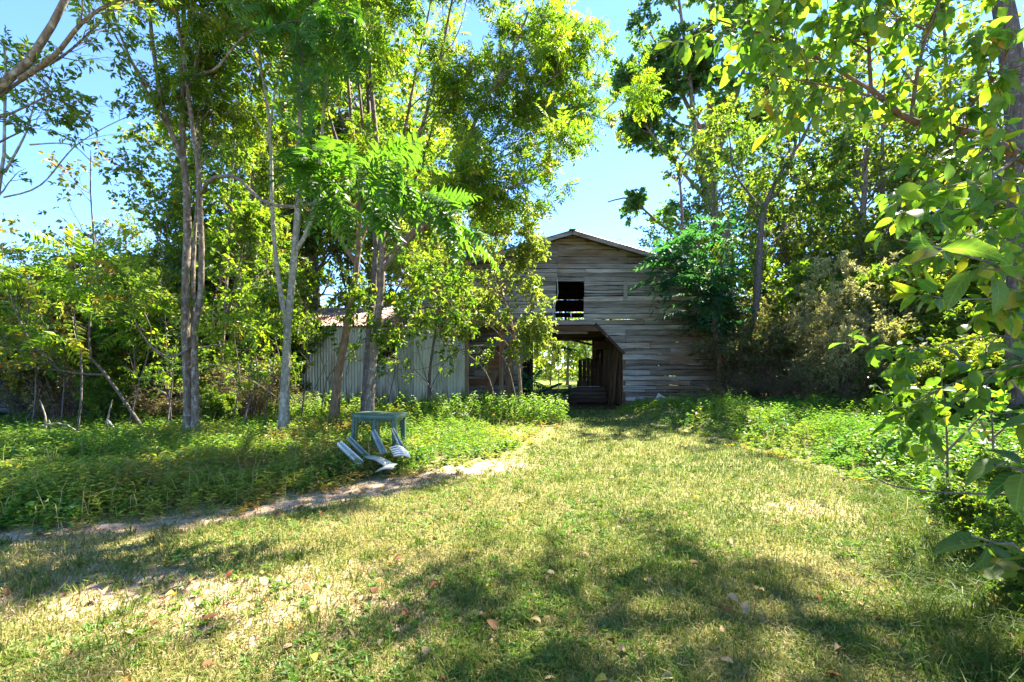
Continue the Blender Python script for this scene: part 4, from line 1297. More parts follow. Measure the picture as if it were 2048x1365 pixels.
def leaf_parts(root, meshes, base, axis, up, L, name='leaf'):
    axis = nrm(axis); side = nrm(np.cross(up, axis)); up = np.cross(axis, side)
    org = np.array(root.location)
    for k in range(len(base)):
        o = link(name, meshes[int(rng.integers(len(meshes)))], root)
        l = float(L[k])
        mm = Matrix((( *(axis[k] * l)[[0]], (side[k] * l)[0], (up[k] * l)[0], base[k][0] - org[0]),
                     (axis[k][1] * l, side[k][1] * l, up[k][1] * l, base[k][1] - org[1]),
                     (axis[k][2] * l, side[k][2] * l, up[k][2] * l, base[k][2] - org[2]), (0, 0, 0, 1)))
        o.matrix_basis = mm


bough = catmull(px((560, 408, D - 1.8), (640, 400, D - 2.3), (700, 365, D - 2.7), (760, 350, D - 3.0), (820, 380, D - 3.2)), 12)
ends = [((640, 400), (600, 310), 5.9, 5.4), ((700, 365), (700, 300), 5.5, 5.2), ((720, 360), (800, 320), 5.5, 5.0), ((740, 355), (860, 400), 5.3, 4.9), ((760, 350), (930, 460), 5.2, 4.9),
        ((700, 370), (760, 430), 5.6, 5.3), ((640, 400), (690, 420), 5.9, 5.5), ((590, 410), (620, 350), 6.2, 5.8), ((760, 360), (880, 430), 5.2, 5.1), ((660, 390), (640, 320), 5.8, 5.4)]
sub = [(px((*e[0], e[2]), ((e[0][0] + e[1][0]) / 2, (e[0][1] + e[1][1]) / 2 - 14, (e[2] + e[3]) / 2), (*e[1], e[3])), 0.012, 0.004) for e in ends]
m = MB()
for pts, r0, r1 in sub:
    m.tube(catmull(pts, 6), np.linspace(r0, r1, 6), 5)
sp_o = m.build('bough_twigs', M['twig'], t_twin, True, off=np.array(t_twin.location))
SP = np.array([catmull(s[0], 6) for s in sub])
b_, ax, up, L, _ = twig_leaves(SP, 12, 0.52, 0.1, droop=0.45, flat=1.2, along=0.9)
ax = nrm(ax + np.array([0.25, -0.15, -0.05]))
leaf_parts(t_twin, FN, b_, ax, up, L)

# straight pale trunk between the twin tree and the shed
D = 8.8
m2 = [
    ([trunk_base(566, 885, D)] + px((571, 760, D), (576, 640, D), (586, 540, D), (591, 470, D), (598, 380, D), (601, 300, D), (600, 200, D), (590, 100, D), (597, 0, D), (603, -150, D), (600, -320, D)), 0.088, 0.018, 9),
    (px((574, 660, D), (560, 580, D - .1), (549, 490, D - .2), (545, 400, D - .2), (540, 260, D - .2), (521, 120, D - .3), (506, 0, D - .4), (480, -150, D - .5)), 0.05, 0.012, 9),
    (px((594, 500, D), (622, 445, D - .1), (638, 340, D - .2), (648, 200, D - .2), (660, 60, D - .2), (690, -80, D - .2)), 0.042, 0.012, 8),
    (px((540, 260, D - .2), (560, 130, D - .8), (600, 60, D - 1.5), (650, 30, D - 2.2)), 0.022, 0.008, 3, 0.8),
]
cf2 = TreeCfg(leaf='frond', size=0.36, nl=4, mat='ailanthus', bark='bark_pale', n1=9, len1=1.9, n2=6, len2=0.85, n3=2, len3=0.35, droop=0.5, t1=(0.45, 1.0), up1=0.3)
t_str = tree('tree', m2, cf2, 'straight pale trunked tree just left of the corrugated metal wall', seeds=40)
ends = [((650, 30), (610, 20), 6.6, 6.0), ((620, 45), (540, 60), 7.0, 6.4), ((650, 30), (700, 90), 6.6, 6.2), ((600, 60), (640, 140), 7.3, 6.6), ((590, 70), (540, 20), 7.4, 6.8), ((640, 30), (720, 40), 6.7, 6.2), ((610, 60), (600, 190), 7.2, 6.6)]
SP = np.array([catmull(px((*e[0], e[2]), ((e[0][0] + e[1][0]) / 2, (e[0][1] + e[1][1]) / 2 - 10, (e[2] + e[3]) / 2), (*e[1], e[3])), 6) for e in ends])
m = MB()
for P in SP: m.tube(P, np.linspace(.012, .004, 6), 5)
m.build('bough_twigs', M['twig'], t_str, True, off=np.array(t_str.location))
b_, ax, up, L, _ = twig_leaves(SP, 12, 0.50, 0.1, droop=0.4, flat=1.2, along=0.8)
leaf_parts(t_str, FN, b_, nrm(ax + np.array([0.25, -0.1, -0.1])), up, L)

# spreading walnut behind the table with the fan of dark branches over the barn roof
D = 9.4
m3 = [
    ([trunk_base(737, 880, D)] + px((741, 780, D), (748, 700, D), (757, 620, D), (765, 550, D), (765, 450, D), (762, 380, D + .1), (752, 250, D + .1), (741, 100, D + .2), (746, -40, D + .2), (750, -220, D + .3)), 0.092, 0.02, 8),
    (px((765, 540, D), (815, 480, D - .1), (868, 420, D - .1), (905, 370, D - .2), (925, 300, D - .3), (968, 205, D - .4), (1012, 120, D - .5), (1062, 0, D - .6), (1100, -120, D - .7)), 0.055, 0.012, 13, 1.7),
    (px((868, 420, D - .1), (930, 345, D), (985, 280, D + .1), (1050, 205, D + .2), (1130, 130, D + .3), (1190, 60, D + .3)), 0.032, 0.010, 10, 1.5),
    (px((800, 500, D - .1), (880, 425, D + .3), (965, 335, D + .6), (1080, 285, D + .9), (1170, 250, D + 1.1), (1235, 200, D + 1.2)), 0.034, 0.010, 10, 1.4),
    (px((766, 460, D), (800, 370, D - .2), (845, 250, D - .4), (880, 120, D - .6), (905, 0, D - .8), (925, -140, D - 1)), 0.045, 0.012, 9),
    (px((764, 420, D), (800, 300, D + .3), (830, 150, D + .5), (860, 0, D + .7), (880, -150, D + .8)), 0.04, 0.012, 8),
    (px((768, 520, D), (850, 440, D - .6), (940, 400, D - 1.0), (1040, 370, D - 1.2), (1130, 330, D - 1.4)), 0.03, 0.008, 9, 1.2),
    (px((763, 370, D + .1), (730, 280, D + .2), (715, 160, D + .3), (690, 40, D + .4), (670, -110, D + .5)), 0.04, 0.012, 8),
]
cf3 = TreeCfg(leaf='frond', size=0.28, nl=5, mat='ailanthus', bark='bark_grey', n1=13, len1=1.7, n2=8, len2=0.75, n3=2, len3=0.32, droop=0.4, t1=(0.35, 1.0), up1=0.3)
t_fan = tree('walnut_tree', m3, cf3, 'spreading tree behind the garden table, its dark limbs fanning over the barn roof', seeds=110)

# dark furrowed trunk beside it
D = 10.0
tree('tree', [([trunk_base(729, 870, D)] + px((733, 760, D), (737, 680, D), (745, 600, D + .1), (752, 500, D + .3), (742, 350, D + .5), (735, 200, D + .6), (728, 0, D + .8), (730, -200, D + .8)), 0.088, 0.02, 10),
              (px((752, 500, D + .3), (800, 430, D + .6), (840, 330, D + 1), (880, 200, D + 1.2)), 0.05, 0.012, 7),
              (px((740, 400, D + .4), (690, 320, D + .6), (650, 200, D + .8), (630, 60, D + 1)), 0.05, 0.012, 8)],
     TreeCfg(leaf='simple', size=0.12, nl=10, mat='walnut', bark='bark_dark', n1=13, len1=1.7, n2=5, len2=0.8, n3=3, len3=0.35, t1=(0.45, 1), rough=0.1),
     'dark furrowed trunk standing close behind the pale trunk at the table')
# stout smooth tan trunk
D = 10.8
tree('tree', [([trunk_base(667, 862, D)] + px((671, 800, D), (679, 735, D), (690, 680, D), (702, 600, D), (714, 520, D), (716, 420, D), (705, 300, D + .2), (690, 150, D + .4), (680, 0, D + .5)), 0.105, 0.02, 10),
              (px((704, 600, D), (650, 590, D - .6), (600, 610, D - 1.0), (560, 640, D - 1.2)), 0.02, 0.006, 10, .8),
              (px((708, 570, D), (780, 570, D - .6), (850, 590, D - 1.0), (900, 620, D - 1.2)), 0.02, 0.006, 12, .8),
              (px((700, 620, D), (740, 620, D - .8), (800, 640, D - 1.2)), 0.016, 0.006, 8, .6),
              (px((714, 530, D), (670, 460, D - .2), (640, 380, D - .3), (600, 290, D - .3)), 0.06, 0.012, 8),
              (px((714, 500, D), (750, 420, D + .4), (800, 340, D + .8), (830, 260, D + 1)), 0.06, 0.012, 8)],
     TreeCfg(leaf='simple', size=0.12, nl=10, mat='broad', bark='bark_tan', n1=13, len1=1.6, n2=5, len2=0.8, n3=3, len3=0.35, t1=(0.35, 1), rough=0.03),
     'stout smooth tan trunk right in front of the metal wall')

# leaning grey tree whose limbs cross the top left corner
D = 5.2
tree('tree', [([np.array([-7.6, 5.3, -0.1])] + [np.array([-7.3, 5.25, 1.5]), np.array([-6.9, 5.2, 3.0])] + px((-70, 250, D), (0, 185, D), (62, 135, D), (102, 80, D), (148, 5, D), (185, -70, D), (230, -200, D)), 0.085, 0.024, 5),
              (px((40, 160, D), (110, 110, D - .1), (170, 40, D - .2), (235, 0, D - .2), (300, -30, D - .3)), 0.03, 0.01, 6, 1.2),
              (px((-20, 205, D), (60, 150, D + .2), (130, 110, D + .3), (200, 45, D + .4)), 0.022, 0.008, 6, 0.9),
              (px((-60, 240, D), (0, 235, D + .2), (60, 210, D + .3), (105, 188, D + .4)), 0.018, 0.006, 4, 0.6),
              (px((-70, 330, D), (-10, 290, D + .2), (60, 255, D + .4), (80, 250, D + .5)), 0.016, 0.006, 4, 0.6)],
     TreeCfg(leaf='simple', size=0.085, nl=10, wid=0.42, mat='walnut', bark='bark_grey', n1=9, len1=1.1, n2=4, len2=0.55, n3=2, len3=0.25, t1=(0.5, 1), up1=0.1),
     'leaning grey limbed tree crossing the top left corner of the sky')
# thin forked sapling at the left edge
D = 7.0
tree('sapling', [([trunk_base(-60, 900, D)] + px((-40, 760, D), (-20, 560, D), (0, 395, D), (12, 340, D), (14, 250, D), (20, 180, D), (15, 90, D)), 0.05, 0.012, 6),
                 (px((10, 345, D), (40, 290, D), (58, 250, D), (75, 180, D)), 0.02, 0.006, 4),
                 (px((8, 395, D), (80, 372, D), (150, 295, D + .2), (215, 255, D + .3), (255, 235, D + .4)), 0.014, 0.005, 5, .8),
                 (px((60, 290, D), (140, 290, D), (190, 330, D + .1), (250, 345, D + .2)), 0.012, 0.004, 4, .6)],
     TreeCfg(leaf='simple', size=0.09, nl=9, wid=0.45, mat='walnut', bark='bark_pale', n1=9, len1=0.9, n2=4, len2=0.45, n3=2, len3=0.22, t1=(0.6, 1)),
     'thin pale forked sapling against open sky at the left edge')

# crooked dark sapling in the left thicket
D = 9.3
tree('sapling', [([trunk_base(300, 885, D)] + px((268, 830, D), (236, 785, D), (212, 748, D), (186, 725, D), (178, 690, D), (184, 610, D), (189, 500, D), (186, 400, D), (190, 300, D)), 0.034, 0.008, 9, 1.2),
                 (px((212, 750, D), (165, 748, D - .1), (118, 742, D - .2), (70, 735, D - .2), (28, 728, D - .2)), 0.025, 0.008, 5, .7),
                 (px((118, 742, D - .2), (95, 712, D - .2), (68, 695, D - .2), (40, 640, D - .2), (12, 560, D - .2), (5, 480, D - .2)), 0.02, 0.006, 6, .8),
                 (px((80, 702, D - .2), (45, 702, D - .3), (5, 693, D - .3)), 0.014, 0.006, 3, .5)],
     TreeCfg(leaf='simple', size=0.10, nl=4, wid=0.7, mat='autumn', bark='bark_dark', n1=7, len1=1.0, n2=4, len2=0.5, n3=2, len3=0.25, t1=(0.35, 1), sides=7),
     'crooked dark sapling with yellowing leaves leaning left beside the black trailer')

# ailanthus saplings with feathery leaves before the left treeline
for (x, y, d, h, lb) in ((150, 880, 8.6, 3.4, 'feathery sapling with drooping compound leaves behind the crooked sapling'), (60, 880, 9.2, 3.2, 'feathery sapling rising between the trailer and the crooked sapling'), (260, 860, 10.0, 3.9, 'taller feathery sapling just left of the twin-stemmed tree')):
    p0 = trunk_base(x, y, d)
    tree('sapling', [([p0, p0 + [0.12, 0, h * .25], p0 + [0.02, .1, h * .5], p0 + [-.12, 0.1, h * .75], p0 + [0.1, 0, h]], 0.020, 0.008, 9, 0.7)],
         TreeCfg(leaf='frond', size=0.46, nl=3, mat='ailanthus', bark='bark_dark', n1=6, n2=3, len2=0.35, n3=0, t1=(0.45, 1), droop=0.4, sides=6), lb, group='feathery saplings in the left thicket')

# ------------------------------------------------------------------ right side trees
# tall cool-green tree behind the barn
D = 34.0
m8 = [
    ([trunk_base(1440, 790, D)] + px((1436, 560, D), (1430, 450, D), (1425, 350, D), (1422, 250, D), (1420, 100, D), (1424, -20, D), (1420, -60, D)), 0.52, 0.10, 14, 4.6),
    (px((1428, 420, D), (1405, 360, D - .3), (1392, 300, D - .5), (1384, 200, D - .8), (1370, 80, D - 1), (1350, -60, D - 1)), 0.28, 0.06, 11, 4.0),
    (px((1424, 330, D), (1460, 240, D + .5), (1490, 120, D + 1), (1510, 0, D + 1)), 0.25, 0.06, 10, 4.0),
    (px((1428, 500, D), (1330, 455, D - 1), (1290, 420, D - 1.5), (1258, 395, D - 2), (1215, 402, D - 2.3)), 0.16, 0.04, 3, 1.0),
    (px((1425, 300, D), (1380, 220, D), (1340, 130, D), (1300, 60, D)), 0.2, 0.05, 9, 3.2),
    (px((1428, 420, D), (1370, 350, D - 1), (1320, 290, D - 1), (1290, 250, D - 1)), 0.16, 0.05, 9, 2.6),
    (px((1424, 330, D), (1470, 300, D + 1), (1510, 230, D + 1), (1540, 160, D + 1)), 0.16, 0.05, 9, 3.0),
    (px((1422, 250, D), (1360, 250, D), (1310, 200, D), (1280, 160, D)), 0.15, 0.05, 9, 2.7),
]
tree('tree', m8, TreeCfg(leaf='simple', size=0.27, nl=16, wid=0.75, mat='cool', bark='bark_grey', n1=12, len1=3.0, n2=9, len2=2.0, n3=5, len3=0.9, t1=(0.35, 1), up1=0.2, droop=0.5),
     'tallest cool green tree towering behind the right slope of the barn roof')
# dark forked tree right of the barn
D = 14.6
m10 = [
    ([trunk_base(1498, 830, D)] + px((1506, 700, D), (1513, 600, D), (1516, 530, D), (1521, 470, D), (1526, 420, D), (1545, 380, D), (1562, 340, D), (1592, 300, D), (1625, 245, D), (1640, 150, D)), 0.16, 0.02, 10, 2.0),
    (px((1526, 420, D), (1492, 380, D), (1466, 340, D), (1462, 300, D), (1455, 250, D)), 0.05, 0.012, 6, 1.2),
    (px((1560, 345, D), (1600, 360, D - .3), (1635, 372, D - .5), (1665, 380, D - .7)), 0.03, 0.01, 5, .8),
    (px((1575, 318, D), (1610, 325, D + .2), (1650, 320, D + .4)), 0.026, 0.01, 4, .8),
    (px((1610, 270, D), (1660, 290, D), (1700, 270, D)), 0.02, 0.008, 5, 1.0),
    (px((1518, 520, D), (1580, 450, D - .2), (1610, 438, D - .4), (1640, 425, D - .6)), 0.03, 0.01, 5, .8),
]
tree('tree', m10, TreeCfg(leaf='simple', size=0.14, nl=8, wid=0.7, mat='broad', bark='bark_dark', n1=9, len1=1.7, n2=5, len2=0.8, n3=3, len3=0.4, t1=(0.35, 1), rough=0.06),
     'dark forked tree growing just right of the barn corner', seeds=60)
D = 19.0
tree('tree', [([trunk_base(1440, 800, D)] + px((1445, 480, D), (1500, 430, D), (1545, 395, D), (1580, 330, D), (1600, 230, D), (1610, 120, D)), 0.16, 0.03, 10, 2.2),
              (px((1365, 480, D), (1363, 400, D), (1362, 330, D), (1400, 280, D), (1420, 240, D)), 0.07, 0.02, 6, 1.3)],
     TreeCfg(leaf='simple', size=0.17, nl=10, wid=0.7, mat='wood_far', bark='bark_grey', n1=8, len1=2, n2=5, len2=1.0, n3=3, len3=0.45, t1=(0.4, 1)),
     'diagonal grey limbed tree between the barn roof and the dark forked tree')

# ailanthus at the right barn corner, big blue-green compound leaves
D = 15.1
p0 = trunk_base(1447, 815, D)
m9 = [([p0] + px((1443, 760, D), (1437, 700, D), (1427, 640, D), (1416, 570, D - .1), (1402, 535, D - .2)), 0.13, 0.06, 0),
      (px((1416, 570, D - .1), (1390, 540, D - .4), (1365, 520, D - .7)), 0.05, 0.02, 3, .8),
      (px((1416, 575, D - .1), (1440, 530, D - .2), (1455, 480, D - .2)), 0.05, 0.02, 3, .8),
      (px((1402, 535, D - .2), (1385, 500, D - .3), (1372, 470, D - .3)), 0.05, 0.015, 3, .8)]
origin = p0
v, q, tw = grow(m9, TreeCfg(n1=3, n2=3, n3=0, sides=8), p0)
t_ail = empty('tree', p0, 'reddish trunk with blue green feathery leaves at the right barn corner', 'tree')
link('trunk', make_mesh('trunk', v, q, None, M['bark_red'], True), t_ail)
FB = [make_mesh('leaf', v_, None, t_, M['frond_blue'], True) for v_, t_ in FROND_NEAR]
starts = [(1365, 520, 14.4)] * 16 + [(1372, 470, 14.8)] * 12 + [(1416, 575, 14.9)] * 12 + [(1430, 640, 14.9)] * 12 + [(1455, 480, 14.8)] * 10 + [(1340, 560, 14.6)] * 8 + [(1400, 545, 14.6)] * 12 + [(1440, 565, 14.7)] * 10 + [(1330, 510, 14.7)] * 8 + [(1335, 555, 14.3)] * 10 + [(1390, 600, 14.3)] * 10
B = np.array(px(*starts)) + rng.normal(0, 0.18, (len(starts), 3))
A = rng.normal(size=(len(starts), 3)) * [1, 0.7, 0.4] + [-.15, -0.5, 0.05]
leaf_parts(t_ail, FB, B, A, np.array([0, 0, 1.0]) + rng.normal(0, .25, (len(starts), 3)), rng.uniform(0.75, 1.15, len(starts)))

# ------------------------------------------------------------------ leafy bush tree before the barn front, pale leaves in the sun
D = 12.7
m7 = [
    ([trunk_base(1046, 836, D)] + px((1040, 770, D), (1033, 700, D), (1020, 640, D), (1000, 580, D), (985, 510, D), (975, 440, D)), 0.055, 0.014, 12, 1.1),
    (px((1030, 690, D), (1056, 640, D - .2), (1066, 580, D - .4), (1066, 500, D - .5)), 0.026, 0.01, 11, .55),
    (px((1020, 640, D), (950, 590, D - .2), (890, 555, D - .4), (820, 510, D - .5)), 0.03, 0.01, 17, 1.1),
    (px((1000, 580, D), (1040, 530, D), (1062, 480, D), (1060, 455, D)), 0.026, 0.01, 9, .5),
    (px((1000, 600, D), (930, 520, D + .2), (880, 460, D + .3), (830, 430, D + .3)), 0.026, 0.01, 16, 1.1),
    (px((1036, 720, D), (990, 660, D - .5), (950, 640, D - .8), (900, 650, D - 1)), 0.022, 0.008, 9, .7),
    (px((1034, 710, D), (1065, 675, D - .4), (1076, 655, D - .6)), 0.018, 0.006, 8, .45),
    (px((1036, 740, D), (1055, 710, D - .5), (1066, 690, D - .7)), 0.016, 0.006, 6, .4),
    (px((985, 520, D), (1000, 470, D - .3), (1030, 440, D - .4)), 0.018, 0.006, 8, .6),
]
tree('small_tree', m7, TreeCfg(leaf='simple', size=0.11, nl=7, wid=0.6, mat='sunny', bark='bark_tan', n1=10, len1=1.15, n2=6, len2=0.55, n3=3, len3=0.28, t1=(0.3, 1), droop=0.6, up1=0.05),
     'bushy sunlit small tree covering the left half of the barn front')
D = 13.9
tree('small_tree', [([trunk_base(860, 838, D)] + px((858, 760, D), (868, 680, D), (880, 600, D), (895, 520, D), (900, 430, D)), 0.05, 0.014, 12, 1.2),
                    (px((868, 660, D), (830, 600, D - .2), (800, 540, D - .3), (790, 480, D - .3)), 0.025, 0.008, 10, 1.0),
                    (px((885, 570, D), (860, 520, D - .2), (845, 470, D - .3), (850, 430, D - .3)), 0.022, 0.008, 11, .9),
                    (px((872, 640, D), (905, 610, D - .4), (945, 600, D - .6), (990, 610, D - .7)), 0.022, 0.008, 11, .8),
                    (px((880, 600, D), (930, 560, D - .2), (960, 500, D - .3), (980, 450, D - .2)), 0.025, 0.008, 10, .9)],
     TreeCfg(leaf='simple', size=0.11, nl=8, wid=0.6, mat='sunny', bark='bark_dark', n1=11, len1=1.2, n2=6, len2=0.5, n3=3, len3=0.28, t1=(0.45, 1), droop=0.6, up1=0.05),
     'second leafy small tree with a dark stem before the right end of the metal wall')
D = 12.2
m7b = [([trunk_base(1040, 850, D)] + px((1030, 790, D), (1010, 720, D), (970, 690, D), (920, 700, D), (870, 730, D), (820, 740, D)), 0.02, 0.006, 7, .6),
       ([trunk_base(990, 850, D)] + px((985, 780, D), (960, 730, D), (900, 690, D), (840, 700, D)), 0.018, 0.005, 7, .6),
       ([trunk_base(905, 850, D)] + px((880, 800, D), (830, 740, D), (770, 715, D), (720, 720, D)), 0.018, 0.005, 7, .6)]
tree('shrub', m7b, TreeCfg(leaf='simple', size=0.115, nl=4, wid=0.6, mat='ailanthus', bark='twig', n1=7, len1=.6, n2=3, len2=0.3, n3=2, len3=0.2, t1=(0.35, 1), sides=5),
     'arching thin stemmed shrub with sparse yellow green leaves across the shed bay', cat='shrub')
D = 11.4
m7c = [([trunk_base(640, 850, D)] + px((655, 760, D), (690, 720, D), (740, 725, D), (790, 745, D)), 0.016, 0.005, 6, .6),
       (px((655, 760, D), (640, 700, D), (650, 660, D), (690, 640, D)), 0.014, 0.005, 6, .6),
       (px((665, 745, D), (720, 690, D), (780, 660, D), (850, 655, D)), 0.014, 0.005, 7, .6)]
tree('shrub', m7c, TreeCfg(leaf='simple', size=0.13, nl=5, wid=0.65, mat='broad', bark='twig', n1=6, len1=.6, n2=3, len2=0.3, n3=2, len3=0.18, t1=(0.4, 1), sides=5),
     'leafy sprouts round the stout tan trunk before the metal wall', cat='shrub')
# bare thin stems against the metal wall
for k, (x, x2, d) in enumerate(((612, 655, 14.0), (628, 612, 14.2), (650, 668, 14.0), (700, 720, 14.2), (770, 800, 14.0), (800, 795, 14.3), (845, 905, 14.0), (880, 830, 14.2))):
    p0 = trunk_base(x, 830, d); p1 = W(x2, 690 + rng.uniform(-20, 40), d - .2)
    tree('bare_sapling', [([p0, p0 * .5 + p1 * .5 + rng.normal(0, .12, 3), p1], 0.018, 0.006, 3, .5)], TreeCfg(nl=0, n1=3, n2=2, len2=.3, n3=0, bark='bark_dark', sides=5),
         ('thin bare dark stem ' + ['near the left end of the metal wall', 'crossing others at the left end of the metal wall', 'just left of the stout tan trunk', 'just right of the stout tan trunk', 'right of the pale trunk below the window hole', 'standing upright in the middle of the metal wall', 'leaning right across the metal wall', 'leaning left across the right half of the metal wall'][k]), 'plant', 'bare stems along the metal wall')
# thin branchy stems among the trunks of the left thicket
for k, (x, x2, y2, d, w_) in enumerate(((430, 445, 560, 10.6, 'right of the twin-stemmed tree'), (458, 500, 600, 9.8, 'leaning right beside the twin-stemmed tree'), (505, 480, 540, 10.8, 'midway between the twin tree and the straight pale tree'), (525, 560, 620, 10.2, 'leaning against the straight pale tree'),
                                       (548, 535, 500, 11.6, 'behind the straight pale tree'), (345, 320, 560, 9.6, 'left of the twin-stemmed tree'), (330, 365, 620, 8.9, 'leaning right before the twin-stemmed tree'), (250, 275, 600, 9.2, 'beside the crooked sapling'), (120, 100, 640, 9.4, 'behind the bleached dead branch'),
                                       (40, 70, 660, 10.4, 'close to the black trailer'), (600, 615, 560, 10.4, 'right of the straight pale tree'), (485, 530, 690, 9.2, 'low and leaning right between the two pale trees'))):
    p0 = trunk_base(x, 880, d); p1 = W(x2, y2, d - .1)
    tree('thin_sapling', [([p0, p0 * .6 + p1 * .4 + rng.normal(0, .14, 3), p0 * .25 + p1 * .75 + rng.normal(0, .12, 3), p1], 0.02, 0.005, 8, .7)],
         TreeCfg(nl=3, size=.1, wid=.6, mat='ailanthus', n1=8, n2=4, len2=.4, n3=2, len3=.2, t1=(.25, 1), bark='bark_dark', sides=5), 'thin branchy sapling ' + w_, 'sapling', 'thin saplings of the left thicket')
# low plants at the barn opening
for (x, y, d, s, mat, lb) in ((1100, 800, 14.6, 0.9, FB, 'low blue green feathery plant at the left foot of the barn opening'), (1115, 690, 15.4, 0.7, FB, 'feathery spray hanging at the top left of the barn opening'),
                              (1060, 760, 14.2, 0.8, FB, 'feathery plant by the grey leaning post left of the barn opening')):
    p0 = W(x, y, d); g = np.array([p0[0], p0[1], float(gz(p0[0], p0[1]))])
    r = empty('feathery_plant', g, lb, 'plant')
    mm = MB(); mm.tube(catmull([g - [0, 0, .05], g * .4 + p0 * .6 + [.05, 0, 0], p0], 6), np.linspace(.02, .006, 6), 5); mm.build('stem', M['twig'], r, True, off=g)
    nn = 10
    leaf_parts(r, mat, np.repeat(p0[None], nn, 0) + rng.normal(0, .06, (nn, 3)), rng.normal(size=(nn, 3)) * [1, .8, .35] + [0.2, -.3, .1], np.array([0, 0, 1.0]) + rng.normal(0, .2, (nn, 3)), rng.uniform(.6, 1, nn) * s)
# ------------------------------------------------------------------ big-leaved tree at the right edge, close to the camera
OV = [leaf_oval(0.10, 0.15, 1.0), leaf_oval(0.16, 0.28, 0.95), leaf_oval(0.05, 0.06, 1.05), leaf_oval(0.22, 0.18, 1.0), leaf_oval(0.08, 0.34, 0.95)]
OVV = []
for v_, t_ in OV:
    v2 = v_.copy(); v2[:, 1] *= 0.54; OVV.append((v2, t_))
LV = [make_mesh('leaf', v_, None, t_, M['vine'], True) for v_, t_ in OVV]
LVN = [make_mesh('leaf', v_, None, t_, M['vine_near'], True) for v_, t_ in OVV]


def big_leaf_cloud(root, twigs, n, size, meshes, limit=290, droop=0.9, tpl=OVV, matname='vine'):
    """leaves along twigs: the first ones as parts, the rest joined"""
    b_, ax, up, L, tint = twig_leaves(twigs, n, size, 0.35, droop=droop, flat=1.0, along=0.55)
    order = rng.permutation(len(b_))
    org = np.array(root.location)
    d = b_[order][:, 1] + 0.15 * np.abs(b_[order][:, 0]) + np.where(b_[order][:, 2] > CAM_H + 0.82 * b_[order][:, 1], 50, 0)
    order = order[np.argsort(d)]
    k = order[:limit]
    leaf_parts(root, meshes, b_[k], ax[k], up[k], L[k])
    k = order[limit:]
    if len(k):
        v, t, c = scatter_template(tpl[0], b_[k], ax[k], up[k], L[k], 1.0, tint[k])
        o = link('foliage', make_mesh('foliage', v - org, None, t, M[matname + '_mass'], True, c), root); o['kind'] = 'stuff'


M['vine_mass'] = leaf_mat('leaf_large_mass', [(0.0, (0.05, 0.11, 0.025)), (0.5, (0.095, 0.165, 0.022)), (0.85, (0.15, 0.20, 0.022)), (1.0, (0.25, 0.2, 0.03))], 0.6, rough=0.42)
D = 6.9
tree('tree', [([trunk_base(2052, 920, D)] + px((2050, 700, D), (2049, 450, D), (2044, 260, D), (2028, 80, D), (2010, -30, D), (1990, -190, D), (1965, -380, D), (1950, -520, D)), 0.24, 0.07, 5, 1.6),
              ([np.array([7.2, 6.9, 7.6]), np.array([6.9, 7.6, 8.8]), np.array([6.2, 8.1, 9.6]), np.array([5.2, 8.4, 10.2])], 0.09, 0.03, 10, 1.6),
              ([np.array([7.1, 6.9, 8.4]), np.array([5.9, 7.3, 9.6]), np.array([4.4, 7.6, 10.2]), np.array([2.9, 7.7, 10.4])], 0.08, 0.03, 12, 1.4),
              ([np.array([7.0, 6.9, 8.8]), np.array([7.0, 8.3, 10.0]), np.array([6.9, 8.7, 10.6]), np.array([6.9, 9.2, 10.9])], 0.08, 0.03, 11, 1.5),
              (px((2000, -100, D), (2100, -300, D + .5), (2200, -450, D + .8)), 0.09, 0.03, 9, 1.7)],
     TreeCfg(leaf='simple', size=0.13, nl=4, wid=0.7, mat='broad', bark='bark_dark', n1=9, len1=2.2, n2=5, len2=1.1, n3=4, len3=0.45, t1=(0.3, 1), rough=.06),
     'tall dark trunk at the top right corner behind the red brown limb')
D = 3.3
p0 = np.array([4.15, 3.25, float(gz(4.15, 3.25)) - 0.1])
root = empty('big_leaved_tree', p0, 'big leaved tree at the right edge with a red brown limb over the lawn', 'tree')
mains = [
    ([p0, p0 + [-.02, 0, 1.2]] + px((2140, 340, D), (2120, 150, D), (2100, 30, D), (2080, -80, D), (2060, -260, D + .2), (2040, -520, D + .4)), 0.08, 0.03),
    (px((2138, 370, D), (2060, 325, D), (1985, 283, D - .05), (1925, 262, D - .1), (1865, 252, D - .1), (1810, 237, D - .1), (1768, 200, D - .1), (1742, 180, D - .1)), 0.036, 0.018),
    (px((1742, 180, D - .1), (1738, 110, D - .1), (1736, 20, D - .1), (1730, -90, D)), 0.013, 0.006),
    (px((1750, 185, D - .1), (1690, 150, D - .1), (1620, 108, D - .15), (1560, 80, D - .2), (1480, 55, D - .3), (1420, 35, D - .3)), 0.013, 0.004),
    (px((1768, 200, D - .1), (1690, 180, D - .3), (1620, 165, D - .4), (1540, 150, D - .5)), 0.010, 0.004),
    (px((1822, 240, D - .1), (1834, 150, D - .1), (1852, 75, D - .1), (1885, -20, D)), 0.014, 0.006),
    (px((1900, 258, D - .1), (1960, 190, D - .3), (2000, 140, D - .5), (2030, 60, D - .6)), 0.010, 0.004),
    (px((1985, 280, D - .05), (1940, 330, D - .3), (1890, 350, D - .4), (1850, 370, D - .4)), 0.012, 0.004),
    (px((2052, 300, D), (1990, 350, D - .6), (1960, 380, D - .9), (1960, 410, D - 1.0)), 0.014, 0.005),
    (px((1736, 20, D - .1), (1660, -10, D - .2), (1590, -10, D - .3)), 0.008, 0.004),
    (px((1850, 60, D - .1), (1790, 30, D - .3), (1760, 0, D - .4)), 0.008, 0.004),
    (px((2110, 100, D), (2050, -100, D), (1960, -260, D), (1850, -360, D)), 0.03, 0.010),
    (px((2080, -80, D), (2120, -320, D + .3), (2080, -520, D + .6)), 0.03, 0.010),
]
